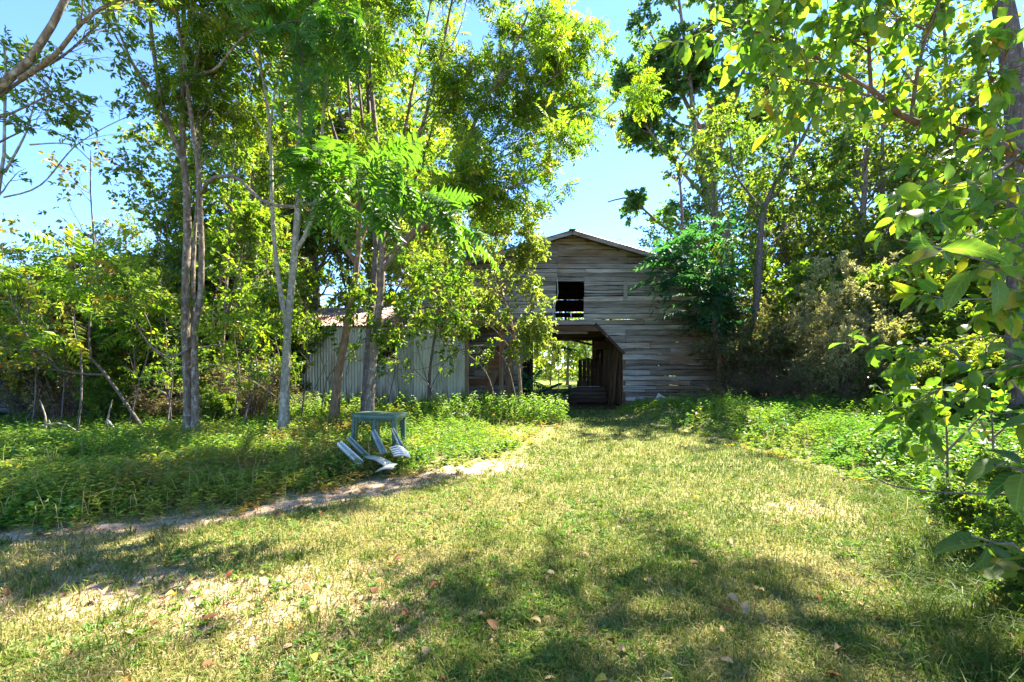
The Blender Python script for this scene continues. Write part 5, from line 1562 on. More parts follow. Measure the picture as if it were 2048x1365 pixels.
VV = MB()
K = 14
PM = np.array([catmull(m_[0], K) for m_ in mains]); RMn = np.array([np.linspace(m_[1], m_[2], K) for m_ in mains])
v, q = tubes(PM[:1], RMn[:1], 14, 0.04); VV.add(v, q)
v, q = tubes(PM[1:], RMn[1:], 8, 0.02); VV.add(v, q)
vis = PM[1:11]; hid = PM[11:]
T1, TR1 = spawn(vis, RMn[1:11], np.array([20, 15, 30, 22, 16, 15, 18, 15, 13, 13]), 0.15, 1.0, 0.42, 0.2, 0.9, 0.05, -0.15, 5, .5, .006, .06)
v, q = tubes(T1, TR1, 4); VV.add(v, q)
T2, TR2 = spawn(hid, RMn[11:], 16, 0.1, 1.0, 1.1, 0.3, 0.9, 0.1, -0.1, 5, .5, .012, .06)
v, q = tubes(T2, TR2, 4); VV.add(v, q)
T3, TR3 = spawn(T2, TR2, 5, 0.2, 1.0, 0.55, 0.2, 0.8, 0.0, -0.1, 4, .6, .006, .06)
v, q = tubes(T3, TR3, 3); VV.add(v, q)
VV.build('trunk', M['bark_red'], root, True, off=p0)
big_leaf_cloud(root, T1, 7, 0.115, LV)
b_, ax, up, L, tint = twig_leaves(T3, 8, 0.16, 0.4, droop=.8, flat=1.0)
v, t, c = scatter_template(LEAF_DIAMOND, b_, ax, up, L, 0.7, tint)
o = link('crown', make_mesh('crown', v - p0, None, t, M['vine_mass'], False, c), root)

# broad-leaved shrubs at the right edge
def arch_shrub(name, label, stems, nleaf, size, meshes, cat='shrub', sub=6, sublen=0.35, limit=290, droop=0.7, bark='twig', matname='vine', rstem=0.012):
    b0 = np.array(stems[0][0]); g = np.array([b0[0], b0[1], float(gz(b0[0], b0[1]))])
    r = empty(name, g, label, cat)
    K = 10
    P = np.array([catmull(s, K) for s in stems]); Rr = np.repeat(np.linspace(rstem, 0.003, K)[None], len(P), 0)
    mm = MB(); v, q = tubes(P, Rr, 6); mm.add(v, q)
    S1, SR1 = spawn(P, Rr, sub, 0.25, 1.0, sublen, 0.2, 0.8, 0.05, -0.15, 5, .6, .005, .06)
    v, q = tubes(S1, SR1, 4); mm.add(v, q)
    mm.build('stem', M[bark], r, True, off=g)
    big_leaf_cloud(r, S1, nleaf, size, meshes, limit, droop, matname=matname)
    return r


g0 = np.array([3.0, 2.35, 0.0])
arch_shrub('broad_leaved_shrub', 'large leaved shrub close by at the right edge reaching over the lawn',
           [[g0, g0 + [0, -.1, .8]] + px((2100, 560, 2.1), (1990, 520, 2.05), (1880, 500, 2.0), (1790, 478, 1.95)),
            [g0, g0 + [0, 0, .7]] + px((2120, 640, 2.0), (2000, 600, 1.9), (1900, 600, 1.8)),
            [g0, g0 + [.1, .2, .6]] + px((2130, 700, 2.3), (2000, 670, 2.4), (1880, 690, 2.5), (1760, 720, 2.5)),
            [g0, g0 + [.1, .2, .6]] + px((2100, 760, 2.2), (1990, 740, 2.2), (1900, 770, 2.3), (1830, 800, 2.4)),
            [g0, g0 + [.1, 0, .9]] + px((2140, 420, 2.2), (2060, 380, 2.2), (2000, 400, 2.2), (1940, 430, 2.2))],
           11, 0.098, LV, sub=19, sublen=0.38, droop=0.6)
g1 = np.array([2.35, 1.75, 0.0])
arch_shrub('broad_leaved_shrub', 'nearest dark shrub with huge spotted leaves at the right edge',
           [[g1, g1 + [0, -.05, .5]] + px((2120, 720, 1.55), (2060, 560, 1.5), (1960, 520, 1.45), (1850, 490, 1.4)),
            [g1, g1 + [0, 0, .3]] + px((2120, 980, 1.6), (2050, 940, 1.55), (1990, 930, 1.5)),
            [g1, g1 + [-.05, -.05, .2]] + px((2060, 1120, 1.6), (2000, 1090, 1.5), (1940, 1070, 1.45)),
            [g1, g1 + [0, -.1, .3]] + px((2140, 860, 1.5), (2070, 820, 1.45), (2020, 760, 1.4))],
           4, 0.14, LVN, sub=7, sublen=0.22, droop=0.5)
# long bare twig low at the right and the young maple beside it
tw_ = MB(); P = catmull(px((2110, 995, 2.6), (2040, 990, 2.6), (1960, 988, 2.7), (1880, 985, 2.8), (1800, 975, 2.9), (1760, 962, 3.0), (1722, 934, 3.05)), 14)
tw_.tube(P, np.linspace(.010, .003, 14), 6); tw_.tube(catmull([P[2], P[2] + [.05, .1, .12], P[2] + [0, .2, .3]], 5), np.linspace(.006, .002, 5), 5)
tw_.tube(np.array([P[0], P[0] + [.25, -.1, -.35], [3.1, 2.3, 0.05]]), [.010, .012, .014], 6)
tag(tw_.build('bare_twig', M['twig'], None, True), 'long bare brown twig stretching low over the grass at the right', 'twig')
LOB = leaf_lobed()
M['maple'] = leaf_mat('leaf_maple', [(0.0, (0.06, 0.15, 0.016)), (0.7, (0.12, 0.20, 0.018)), (1.0, (0.22, 0.22, 0.02))], 0.55, obj_random=True)
M['maple_mass'] = M['vine_mass']
LM = [make_mesh('leaf', LOB[0] * [1, .85, 1], None, LOB[1], M['maple'], True)]
for (x, y, d, hpx, lb) in ((1893, 990, 4.4, 720, 'young maple sapling with bright lobed leaves beside the bare twig'), (1985, 985, 4.9, 740, 'second young maple sapling half hidden at the right edge'), (1800, 880, 7.2, 740, 'young maple sapling farther back at the edge of the brambles')):
    p = W(x, y, d); p[2] = float(gz(p[0], p[1])) - .03; tp = W(x - 15, hpx, d)
    arch_shrub('maple_sapling', lb, [[p, p * .5 + tp * .5 + [.04, 0, 0], tp], [p * .6 + tp * .4, p * .3 + tp * .7 + [-.25, -.1, 0], tp + [-.45, -.2, -.2]], [p * .6 + tp * .4, p * .4 + tp * .6 + [.2, -.1, 0], tp + [.45, -.1, -.35]]],
               3, 0.125, LM, 'sapling', 6, .22, 200, .4, matname='maple', rstem=0.014)

# ------------------------------------------------------------------ thickets and shrubs
def shrub_proto(kind, h, w, nst, cfg):
    mains = []
    for k in range(nst):
        a_ = rng.uniform(0, 6.28); r_ = w * rng.uniform(.1, .5)
        b_ = np.array([math.cos(a_) * r_ * .35, math.sin(a_) * r_ * .35, -.05]); tp = np.array([math.cos(a_) * r_ * 1.9, math.sin(a_) * r_ * 1.9, h * rng.uniform(.6, 1)])
        mains.append(([b_, b_ * .6 + tp * .4 + rng.normal(0, .08, 3) + [0, 0, .15 * h], tp], 0.016 + .006 * rng.random(), 0.005))
    z = np.zeros(3)
    v, q, tw = grow(mains, cfg, z)
    st = make_mesh('stems', v, q, None, M[cfg.bark], True)
    lf = leaves_mesh(tw, cfg, z, 'foliage') if cfg.nl else None
    return st, lf


def place(proto, name, loc, rz, sc, label, cat, group=None, trunk='stems', crown='foliage'):
    loc = np.array(loc, float); loc[2] = float(gz(loc[0], loc[1])) - .03
    r = empty(name, loc, label, cat, group)
    r.rotation_euler = (0, 0, rz)
    r.scale = sc if hasattr(sc, '__len__') else (sc, sc, sc)
    link(trunk, proto[0], r)
    if proto[1]: link(crown, proto[1], r)
    return r


SC = dict(n1=8, t1=(0.2, 1), len1=.7, up1=.1, n2=5, len2=.4, n3=3, len3=.2, sides=5)
thick = [shrub_proto('a', 2.4, 1.1, 14, TreeCfg(leaf='simple', size=.06, nl=9, wid=.55, mat='thicket', bark='bark_red', **SC)) for _ in range(2)]
pale = shrub_proto('b', 2.6, 1.2, 13, TreeCfg(leaf='simple', size=.06, nl=12, wid=.42, mat='pale', bark='twig', **SC))
bushg = [shrub_proto('c', 2.3, 1.2, 10, TreeCfg(leaf='simple', size=.105, nl=9, wid=.62, mat='broad', bark='bark_dark', **SC)) for _ in range(2)]
bushy = [shrub_proto('d', 2.2, 1.1, 9, TreeCfg(leaf='simple', size=.11, nl=9, wid=.72, mat='autumn', bark='bark_dark', **SC)) for _ in range(2)]
bare = [shrub_proto('e', 1.9, 1.2, 18, TreeCfg(nl=1, size=.07, wid=.6, mat='thicket', bark=bk_, **SC)) for bk_ in ('bark_red', 'bark_dark')]
yel = shrub_proto('f', 2.4, 1.2, 10, TreeCfg(leaf='simple', size=.11, nl=9, wid=.6, mat='wood_far', bark='bark_dark', **SC))


def where_left(x):
    for lim, w_ in ((50, 'behind the black trailer'), (200, 'behind the crooked sapling'), (330, 'left of the twin-stemmed tree'), (425, 'right behind the twin-stemmed tree')):
        if x < lim: return w_
    return 'just left of the metal wall'


def where_right(x):
    for lim, w_ in ((1590, 'close to the right barn corner'), (1720, 'under the pale silvery shrubs'), (1830, 'just right of the pale silvery shrubs'), (1930, 'behind the young maple sapling')):
        if x < lim: return w_
    return 'at the right picture edge'


def xy(x, d): return ((x - 1024) / F * d, d, 0)


# right of the barn
for (x, d, s, lb) in ((1495, 14.4, 1.25, 'dark twiggy bush hard against the right barn corner'), (1545, 14.0, 1.2, 'dark twiggy bush left of the pale shrub'), (1600, 14.2, 1.15, 'dark twiggy bush behind the left side of the pale shrub'),
                      (1480, 15.6, 1.6, 'tall dark bush growing over the barn eave at the right corner'), (1560, 15.6, 1.5, 'tall dark bush behind the twiggy bushes right of the barn')):
    place(thick[int(rng.integers(2))], 'dark_bush', xy(x, d), rng.uniform(0, 6), (s, s, s * .95), lb, 'bush', 'dark bushes right of the barn')
for (x, d, s, lb) in ((1690, 11.6, 1.15, 'pale silvery shrub standing out against the dark thicket'), (1750, 11.8, 1.45, 'taller pale silvery shrub behind the large hanging leaves'), (1660, 12.6, 1.15, 'small pale silvery shrub on the left side of its taller neighbours')):
    place(pale, 'pale_shrub', xy(x, d), rng.uniform(0, 6), (s, s, s), lb, 'shrub', 'pale silvery shrubs')
k = 0
for (x, d, s) in ((1640, 12.4, .85), (1700, 11.6, .8), (1760, 11.0, .85), (1820, 10.2, .8), (1880, 9.4, .8), (1950, 8.8, .85), (2020, 8.2, .85), (2090, 7.6, .9), (1560, 13.2, .85), (1500, 14.0, .85)):
    place(bare[k % 2], 'bramble', xy(x, d), rng.uniform(0, 6), (s * 1.2, s * 1.2, s * rng.uniform(.45, 1.1)), ('low' if s < .85 else 'taller') + ' tangle of bramble stems ' + where_right(x), 'bramble', 'bramble tangles along the right edge'); k += 1
k = 0
for (x, d, s) in ((1800, 12.6, 1.5), (1880, 11.4, 1.4), (1970, 10.6, 1.5), (2060, 9.6, 1.5), (1840, 14.5, 1.9), (1960, 13.2, 1.9), (1720, 15, 1.9), (2150, 8.6, 1.5), (1620, 16.5, 1.8), (2120, 12, 2.0), (1830, 9.4, .55), (1910, 8.6, .6), (1770, 10.6, .5), (1990, 7.6, .65), (2060, 6.9, .7), (1880, 10.0, .9), (1990, 9.4, 1.0)):
    place(yel if k % 2 else bushg[k % 2], 'leafy_bush', (xy(x, d)[0], d, 0), rng.uniform(0, 6), (s, s, s), ('small' if s < 1 else 'medium' if s < 1.6 else 'tall') + (' yellow green' if k % 2 else ' deep green') + ' leafy bush ' + where_right(x), 'bush', 'leafy bushes along the right edge'); k += 1
for (x, y, s, p_, lb) in ((3.2, 2.75, .22, 0, 'low leafy clump in the grass under the nearest large leaves'), (3.6, 3.4, .26, 1, 'low leafy clump in the grass behind the nearest large leaves'), (2.75, 2.1, .28, 1, 'small leafy clump in the lower right corner of the grass'), (4.3, 4.0, .28, 0, 'low leafy clump beside the young maple sapling')):
    place(bushg[p_], 'leafy_clump', (x, y, 0), rng.uniform(0, 6), (s, s, s), lb, 'plant', 'low leafy clumps at the right edge of the grass')
# left thicket
k = 0
for (x, d, s, p_) in ((40, 11.8, 1.0, 1), (110, 11.0, .95, 1), (175, 11.6, 1.1, 1), (250, 11.2, 1.0, 1), (330, 11.4, 1.0, 0), (90, 13.5, 1.3, 1), (190, 13.6, 1.3, 0), (-30, 13.8, 1.2, 1), (300, 13.4, 1.3, 1), (410, 12.0, 1.1, 0), (470, 11.6, .7, 0), (520, 12.8, .8, 0), (390, 14.2, 1.5, 1), (500, 14.4, 1.5, 0), (540, 14.6, 1.2, 0), (440, 10.2, .4, 0), (240, 10.0, .55, 0)):
    pr = bushy[k % 2] if p_ else bushg[k % 2]
    place(pr, 'thicket_bush', xy(x, d), rng.uniform(0, 6), (s, s, s), ('low' if s < .6 else 'small' if s < .9 else 'medium' if s < 1.15 else 'large') + (' yellowing' if p_ else ' green') + ' thicket bush ' + where_left(x), 'bush', 'yellowing bushes of the left thicket' if p_ else 'green bushes of the left thicket'); k += 1
k = 0
for (x, d, s, p_) in ((20, 15.5, 1.5, 1), (140, 15.8, 1.6, 0), (230, 15.2, 1.7, 1), (310, 15.4, 1.8, 0), (360, 16.8, 2.0, 1), (430, 15.6, 1.9, 0), (480, 16.6, 2.0, 1), (525, 16.4, 1.8, 0), (540, 18.5, 2.0, 1), (80, 17.5, 1.8, 0), (-60, 16.5, 1.6, 1), (370, 13.0, 1.2, 1), (455, 13.4, 1.3, 0), (140, 12.4, 1.1, 0), (270, 12.4, 1.2, 1)):
    pr = bushy[k % 2] if p_ else bushg[k % 2]
    place(pr, 'thicket_bush', xy(x, d), rng.uniform(0, 6), (s, s, s * 1.05), 'tall' + (' yellowing' if p_ else ' green') + ' bush at the thicket back ' + where_left(x), 'bush', 'taller yellowing bushes of the left thicket' if p_ else 'taller green bushes of the left thicket'); k += 1
k = 0
for (x, d, s) in ((130, 10.6, .75), (220, 10.8, .8), (300, 10.4, .75), (420, 11.0, .8), (500, 11.2, .8), (550, 12.4, .8), (350, 12.0, .9), (60, 11.2, .7)):
    place(bare[k % 2], 'bramble', xy(x, d), rng.uniform(0, 6), (s * 1.2, s * 1.2, s * rng.uniform(.4, 1.0)), 'tangle of bare dark stems low in the thicket ' + where_left(x), 'bramble', 'bramble tangles of the left thicket'); k += 1
# dead crooked branches on the ground at the left
for pts, lb in (((px((86, 880, 8.6), (92, 840, 8.6), (80, 800, 8.6)), px((90, 884, 8.6), (102, 862, 8.6), (98, 840, 8.6)), px((50, 890, 8.6), (92, 850, 8.6), (140, 852, 8.6), (162, 876, 8.6))), 'bleached dead branch forking out of the weeds near the trailer'),
                ((px((205, 888, 8.8), (215, 840, 8.8), (225, 800, 8.8)), px((215, 840, 8.8), (240, 870, 8.6), (255, 880, 8.6))), 'bleached dead stick leaning under the crooked sapling'),
                ((px((520, 880, 9.2), (490, 845, 9.3), (505, 790, 9.4), (535, 740, 9.6)), px((500, 855, 9.3), (540, 880, 9.2))), 'dark crooked dead branch at the foot of the straight pale tree')):
    m = MB()
    for P in pts: m.tube(catmull(P, 8), np.linspace(.022, .008, 8), 6)
    org = np.array(pts[0][0]); m.V = m.V
    o = m.build('dead_branch', M['bark_pale'] if 'bleached' in lb else M['bark_dark'], None, True); tag(o, lb, 'branch')

# ------------------------------------------------------------------ woodland behind
def wood_proto(h, r_, seed, mat, bark, low=0.3, size=.2, nl=9):
    lean = rng.normal(0, .05, 2)
    mains = [([[0, 0, -.1], [lean[0] * h * .4, lean[1] * h * .4, h * .35], [lean[0] * h * .5, lean[1] * h * .8, h * .7], [lean[0] * h, lean[1] * h, h]], .02 * h, .03, 26)]
    cfg = TreeCfg(leaf='simple', size=size, nl=nl, wid=.75, mat=mat, bark=bark, n1=26, t1=(low, 1), len1=r_, ang1=1.0, up1=.25, n2=6, len2=r_ * .45, n3=4, len3=r_ * .22, droop=.5, sides=8)
    v, q, tw = grow(mains, cfg, np.zeros(3))
    return make_mesh('trunk', v, q, None, M[bark], True), leaves_mesh(tw, cfg, np.zeros(3), 'crown')


WP = [wood_proto(13, 4.2, 1, 'wood_far', 'bark_grey', .22), wood_proto(15, 4.6, 2, 'wood_far', 'bark_dark', .3), wood_proto(11, 3.8, 3, 'cool', 'bark_grey', .18), wood_proto(9, 3.6, 4, 'wood_far', 'bark_tan', .12, .17), wood_proto(12, 4.0, 5, 'walnut', 'bark_grey', .25)]
k = 0


def wtree(x, y, s, p_, label, group):
    global k
    place(WP[p_], 'woodland_tree', (x, y, 0), rng.uniform(0, 6), (s, s, s * rng.uniform(.92, 1.08)), label, 'tree', group, 'trunk', 'crown'); k += 1


for (x, y, s, p_, pl) in ((-8.6, 19.5, 1.2, 1, 'tall dark barked woodland tree close behind the shed'), (-11.5, 18.0, 1.15, 3, 'low branched woodland tree behind the thicket left of the twin tree'), (-6.0, 21.0, 1.35, 4, 'tall airy woodland tree rising over the left half of the shed roof'), (-14.0, 19.5, .85, 0, ''), (-10.0, 23.5, 1.3, 0, ''), (-3.4, 24.8, 1.2, 4, 'tall airy woodland tree behind the left slope of the barn roof'),
                       (-17.5, 19.0, .62, 3, 'low rounded woodland tree behind the black trailer'), (-20, 24, .62, 0, ''), (-1.5, 27, .85, 1, ''), (-13, 26, 1.1, 1, ''), (-6, 28.5, 1.25, 0, ''), (-24, 27, .62, 2, ''), (-28, 25, .62, 3, ''), (-12.6, 16.2, .75, 3, ''), (-15.5, 16.0, .55, 3, ''), (-9.3, 16.6, .8, 3, ''), (-18.5, 16.5, .5, 3, '')):
    wtree(x, y, s, p_, pl or (['broad', 'dark barked', 'cool green', 'low branched', 'airy'][p_] + ' woodland tree ' + ('far left behind the trailer' if x / y < -.8 else 'behind the left thicket' if x / y < -.5 else 'behind the shed roof')), 'woodland trees behind the shed')
for (x, y, s, p_) in ((1.0, 40, .62, 3), (4.5, 37, .55, 0), (-3.5, 38, .72, 0), (8, 40, .7, 1), (2.8, 33.5, .36, 3), (5.6, 32.5, .4, 2), (0.6, 36, .34, 3), (7.6, 33, .5, 3), (12, 38, .8, 4)):
    wtree(x, y, s, p_, 'smaller woodland tree across the bright grass behind the barn', 'woodland trees behind the barn')
for (x, y, s, p_) in ((10.5, 20, .85, 3), (13.5, 18.0, .95, 0), (16, 21, 1.1, 4), (11.5, 25, 1.0, 0), (15.5, 15.5, .85, 3), (19, 17, 1.0, 0), (21, 22, 1.15, 1), (13, 30, 1.0, 4), (18.5, 12.5, .85, 3), (24, 15, 1.0, 0), (17, 27, 1.1, 1), (23, 28, 1.1, 0), (14.6, 11.6, .62, 3), (28, 20, 1.1, 4), (12.5, 15.6, .62, 3), (11.9, 18.4, .75, 3), (15.2, 18.8, .95, 0), (18.2, 19.4, 1.1, 3), (20.5, 15.0, .95, 0), (17.0, 14.4, .8, 3), (13.6, 21.6, 1.0, 2), (22.5, 18, 1.15, 3), (9.8, 25, .8, 4)):
    wtree(x, y, s, p_, ('tall ' if s > .9 else 'lower ') + ['broad', 'dark barked', 'cool green', 'low branched', 'airy'][p_] + ' woodland tree ' + ('far back ' if y > 21 else '') + ('behind the dark bushes right of the barn' if x / y < .62 else 'behind the pale silvery shrubs' if x / y < .85 else 'behind the big leaved branches at the right'), 'woodland trees behind the right hand bushes')
SLC = dict(leaf='simple', wid=.6, n1=22, t1=(.22, 1), len1=1.15, ang1=.9, up1=.3, n2=6, len2=.6, n3=3, len3=.3, droop=.4, sides=7)


def slender(h, mat, bark, size):
    z = np.zeros(3)
    k1 = rng.normal(0, .12, (4, 2)).cumsum(0)
    mains = [([[0, 0, -.1], [k1[0, 0], k1[0, 1], h * .3], [k1[1, 0], k1[1, 1], h * .6], [k1[2, 0], k1[2, 1], h]], .055, .012, 24),
             ([[k1[0, 0], k1[0, 1], h * .3], [k1[0, 0] + .5, k1[0, 1] - .2, h * .55], [k1[0, 0] + .8, k1[0, 1] - .3, h * .85]], .035, .01, 14)]
    cfg = TreeCfg(mat=mat, bark=bark, size=size, nl=7, **SLC)
    v, q, tw = grow(mains, cfg, z)
    return make_mesh('trunk', v, q, None, M[bark], True), leaves_mesh(tw, cfg, z, 'crown')


SLP = [slender(8.5, 'ailanthus', 'bark_grey', .13), slender(7.0, 'wood_far', 'bark_pale', .12), slender(9.5, 'walnut', 'bark_dark', .12)]
for (x, d, s, p_, lb) in ((300, 12.5, .62, 1, 'slender pale sapling left of the twin-stemmed tree'), (430, 11.5, .95, 0, 'slender leafy tree just right of the twin-stemmed tree'), (490, 13.0, 1.05, 2, 'slender dark stemmed tree between the twin tree and the straight pale tree'),
                          (545, 14.2, 1.2, 1, 'slender pale stemmed tree at the left end of the metal wall'), (620, 19.5, 1.45, 0, 'slender leafy tree rising behind the left end of the shed roof'), (700, 20.0, 1.5, 2, 'slender dark stemmed tree behind the middle of the shed roof'),
                          (780, 19.8, 1.35, 1, 'slender pale tree behind the right part of the shed roof'), (340, 15.0, .9, 0, 'slender leafy tree deep in the thicket behind the twin tree'), (230, 14.0, .55, 2, 'short slender dark tree behind the feathery saplings'),
                          (840, 20.0, 1.3, 0, 'slender leafy tree at the left wall of the barn'), (400, 17.5, 1.2, 1, 'slender pale tree far back behind the twin tree'), (560, 22.0, 1.5, 0, 'slender leafy tree far back left of the shed'), (1462, 15.3, .72, 1, 'slender pale tree pressed against the right eave of the barn'), (1505, 16.8, .95, 0, 'slender leafy tree just behind the right eave of the barn')):
    place(SLP[p_], 'slender_tree', xy(x, d), rng.uniform(0, 6), (s * .95, s * .95, s), lb, 'tree', None, 'trunk', 'crown')
# far wood closing the horizon, one mass
b_ = []; n = 0
ang = rng.uniform(-1.35, 1.35, 900)
rad = rng.uniform(52, 75, 900)
cx_, cy_ = rad * np.sin(ang), rad * np.cos(ang)
hh = 6 + 4 * fbm(ang * 9 + 20, ang * 0, 4) + rng.normal(0, .8, 900)
rep = 55
P = np.stack([np.repeat(cx_, rep), np.repeat(cy_, rep), np.repeat(hh, rep) * rng.random(900 * rep)**.8], -1) + rng.normal(0, 1.3, (900 * rep, 3)) * [1, 1, .6]
P[:, 2] = np.abs(P[:, 2])
v, t, c = scatter_template(LEAF_DIAMOND, P, rng.normal(size=P.shape), rng.normal(size=P.shape) + [0, 0, 1.], rng.uniform(.4, .9, len(P)), .8, np.clip(np.repeat(rng.uniform(.2, .8, 900), rep) + rng.normal(0, .12, len(P)), 0, 1))
tag(link('far_woods', make_mesh('far_woods', v, None, t, M['wood_far'], False, c)), kind='stuff')

# ------------------------------------------------------------------ lawn, weeds, litter
def sample_ground(n, fn, dmin=1.4, dmax=17, pw=1.0, halfw=1.35):
    out = []
    tot = 0
    while tot < n:
        u = rng.random(n * 2)
        d = (dmin**(1 - pw) + u * (dmax**(1 - pw) - dmin**(1 - pw)))**(1 / (1 - pw)) if pw != 1 else dmin * (dmax / dmin)**u
        x = rng.uniform(-1, 1, n * 2) * (halfw * d + 1.0)
        kx = rng.random(n * 2) < fn(x, d)
        out.append(np.stack([x[kx], d[kx]], -1)); tot += kx.sum()
        if len(out) > 30: break
    return np.concatenate(out)[:n]


def on_lawn(x, y):
    e = np.minimum(edge_l(x, y), edge_r(x, y)) + 0.35 * (fbm(x * 2, y * 2, 31) - .5)
    return sstep(-0.15, 0.15, e) * (1 - 0.93 * np.clip(dirt_amount(x, y) * 1.25 - .1, 0, 1)) * (y < 16.2)


def blades(pts, Lm, Wm, lean, tint):
    n = len(pts)
    z = gz(pts[:, 0], pts[:, 1])
    a_ = rng.uniform(0, 6.28, n); L = Lm * rng.uniform(.5, 1.3, n); w = Wm * rng.uniform(.7, 1.3, n)
    ln = lean * rng.uniform(.2, 1.3, n)
    dx, dy = np.cos(a_), np.sin(a_); b2 = rng.uniform(0, 6.28, n); sx_, sy_ = np.cos(b2), np.sin(b2)
    B = np.stack([pts[:, 0], pts[:, 1], z - .004], -1)
    side = np.stack([sx_, sy_, np.zeros(n)], -1) * w[:, None] / 2
    mid = B + np.stack([dx * ln * L * .35, dy * ln * L * .35, L * .6 * np.sqrt(np.clip(1 - (ln * .5)**2, .05, 1))], -1)
    tip = B + np.stack([dx * ln * L, dy * ln * L, L * np.clip(1 - .55 * ln, .1, 1)], -1)
    V = np.stack([B - side, B + side, mid + side * .8, mid - side * .8, tip], 1).reshape(-1, 3)
    o_ = (np.arange(n) * 5)[:, None]
    return V, (np.array([[0, 1, 2, 3]]) + o_), (np.array([[3, 2, 4]]) + o_), tint


pts = sample_ground(250000, lambda x, y: on_lawn(x, y) * (.45 + .9 * fbm(x * 5, y * 5, 19)), 1.35, 16.2, 1.25)
dry = 0.50 + 0.60 * (fbm(pts[:, 0] * .9, pts[:, 1] * .9, 12) - .5) + 0.5 * (fbm(pts[:, 0] * 4, pts[:, 1] * 4, 17) - .5) - 0.16 * sstep(1.2, 0, np.minimum(edge_r(pts[:, 0], pts[:, 1]), 3)) - .25 * sstep(9, 13, pts[:, 1]) + .16 * sstep(2.0, -2.0, pts[:, 0]) * sstep(7, 4, pts[:, 1])
thatch = rng.random(len(pts)) < .38
tint = np.clip(dry + rng.normal(0, .15, len(pts)) + np.where(thatch, .25, -.10), 0, 1)
clump = .6 + .8 * fbm(pts[:, 0] * 3.1, pts[:, 1] * 3.1, 29)
V_, Q_, T_, _ = blades(pts, (0.060 + .002 * pts[:, 1]) * np.where(thatch, .9, clump), 0.0030 + 0.0011 * pts[:, 1], np.where(thatch, 1.65, .85), tint)
gm = make_mesh('lawn_grass', V_, Q_, T_, M['grass'], False, np.r_[tint, tint])
tag(link('lawn_grass', gm), kind='stuff')
# taller tufts standing out of the turf
ct = sample_ground(420, on_lawn, 1.5, 11, 1.3)
pts = np.repeat(ct, 26, 0) + rng.normal(0, .035, (len(ct) * 26, 2)) * np.repeat(rng.uniform(.5, 1.6, len(ct)), 26)[:, None]
tint = np.clip(np.repeat(rng.uniform(.05, .55, len(ct)), 26) + rng.normal(0, .1, len(pts)), 0, 1)
V_, Q_, T_, _ = blades(pts, .115, .0042 + .0006 * pts[:, 1], .95, tint)
tag(link('grass_tufts', make_mesh('grass_tufts', V_, Q_, T_, M['grass'], False, np.r_[tint, tint])), kind='stuff')
# broad-leaved weeds in the turf
pts = sample_ground(2600, lambda x, y: on_lawn(x, y) * (fbm(x * 1.4, y * 1.4, 83) > .5), 1.4, 12, 1.2)
n = len(pts); nl = 7
al = np.repeat(rng.uniform(0, 6.28, n), nl) + np.tile(np.arange(nl) * .9, n) + rng.normal(0, .2, n * nl)
B = np.repeat(np.stack([pts[:, 0], pts[:, 1], gz(pts[:, 0], pts[:, 1]) + .012], -1), nl, 0)
v, t, c = scatter_template(LEAF_DIAMOND, B, np.stack([np.cos(al), np.sin(al), rng.uniform(.15, .9, n * nl)], -1), np.array([0, 0, 1.]) + rng.normal(0, .2, (n * nl, 3)), rng.uniform(.025, .06, n * nl), .45, np.clip(rng.normal(.42, .15, n * nl), 0, 1))
tag(link('lawn_weeds', make_mesh('lawn_weeds', v, None, t, M['cover'], False, c)), kind='stuff')
# longer unmown grass at the lower right
def tall_zone(x, y):
    e = edge_r(x, y)
    return (sstep(0.9, -.1, e) * sstep(-2.5, -1.0, e)) * (y < 5.5) * .9 + .02 * (np.minimum(edge_l(x, y), e) > 0) * (y < 7)


pts = sample_ground(26000, tall_zone, 1.35, 7, 1.2)
tint = np.clip(.22 + .3 * (fbm(pts[:, 0] * 2, pts[:, 1] * 2, 5) - .5) + rng.normal(0, .14, len(pts)), 0, 1)
V_, Q_, T_, _ = blades(pts, 0.20, 0.005, 1.1, tint)
tag(link('tall_grass', make_mesh('tall_grass', V_, Q_, T_, M['grass'], False, np.r_[tint, tint])), kind='stuff')


# leafy ground cover (stilt grass) both sides
def on_cover(x, y):
    e = np.maximum(-edge_l(x, y), -edge_r(x, y)) + 0.5 * (fbm(x * 1.8, y * 1.8, 41) - .5)
    blk = ((x > SX0 - .1) & (x < SX2 + .2) & (y > DS - .1)) | ((x > WL) & (x < WR + .1) & (y > DB - .1))
    left = edge_l(x, y) < 0
    e = e - left * 0.18
    dens = sstep(-.25, .9, e) * (.35 + .9 * fbm(x * 2.2, y * 2.2, 15)) * np.where(left & (y > 9.3), .55 + .45 * fbm(x * .8, y * .8, 8), 1)
    return np.clip(dens * (1 - .5 * dirt_amount(x, y)), 0, 1) * (~blk)


pts = sample_ground(36000, on_cover, 1.5, 17.5, 1.15)
n = len(pts)
e = np.maximum(-edge_l(pts[:, 0], pts[:, 1]), -edge_r(pts[:, 0], pts[:, 1]))
right = edge_r(pts[:, 0], pts[:, 1]) < 0
H = (0.06 + np.where(right, .31, .23) * sstep(0, 1.9, e)) * (0.25 + 1.5 * fbm(pts[:, 0] * .9, pts[:, 1] * .9, 51)**1.3) * rng.uniform(.6, 1.2, n) * np.where(right, 1.25, 1.0)
H = np.where(pts[:, 1] > 12.2, np.minimum(H, .32), H)
z = gz(pts[:, 0], pts[:, 1])
nl = 10
a_ = rng.uniform(0, 6.28, n); lean = rng.uniform(.1, .6, n)
tt = np.tile(np.linspace(.25, 1, nl), (n, 1))
base = np.stack([pts[:, 0, None] + np.cos(a_)[:, None] * lean[:, None] * H[:, None] * tt**1.5, pts[:, 1, None] + np.sin(a_)[:, None] * lean[:, None] * H[:, None] * tt**1.5, z[:, None] + H[:, None] * tt], -1).reshape(-1, 3)
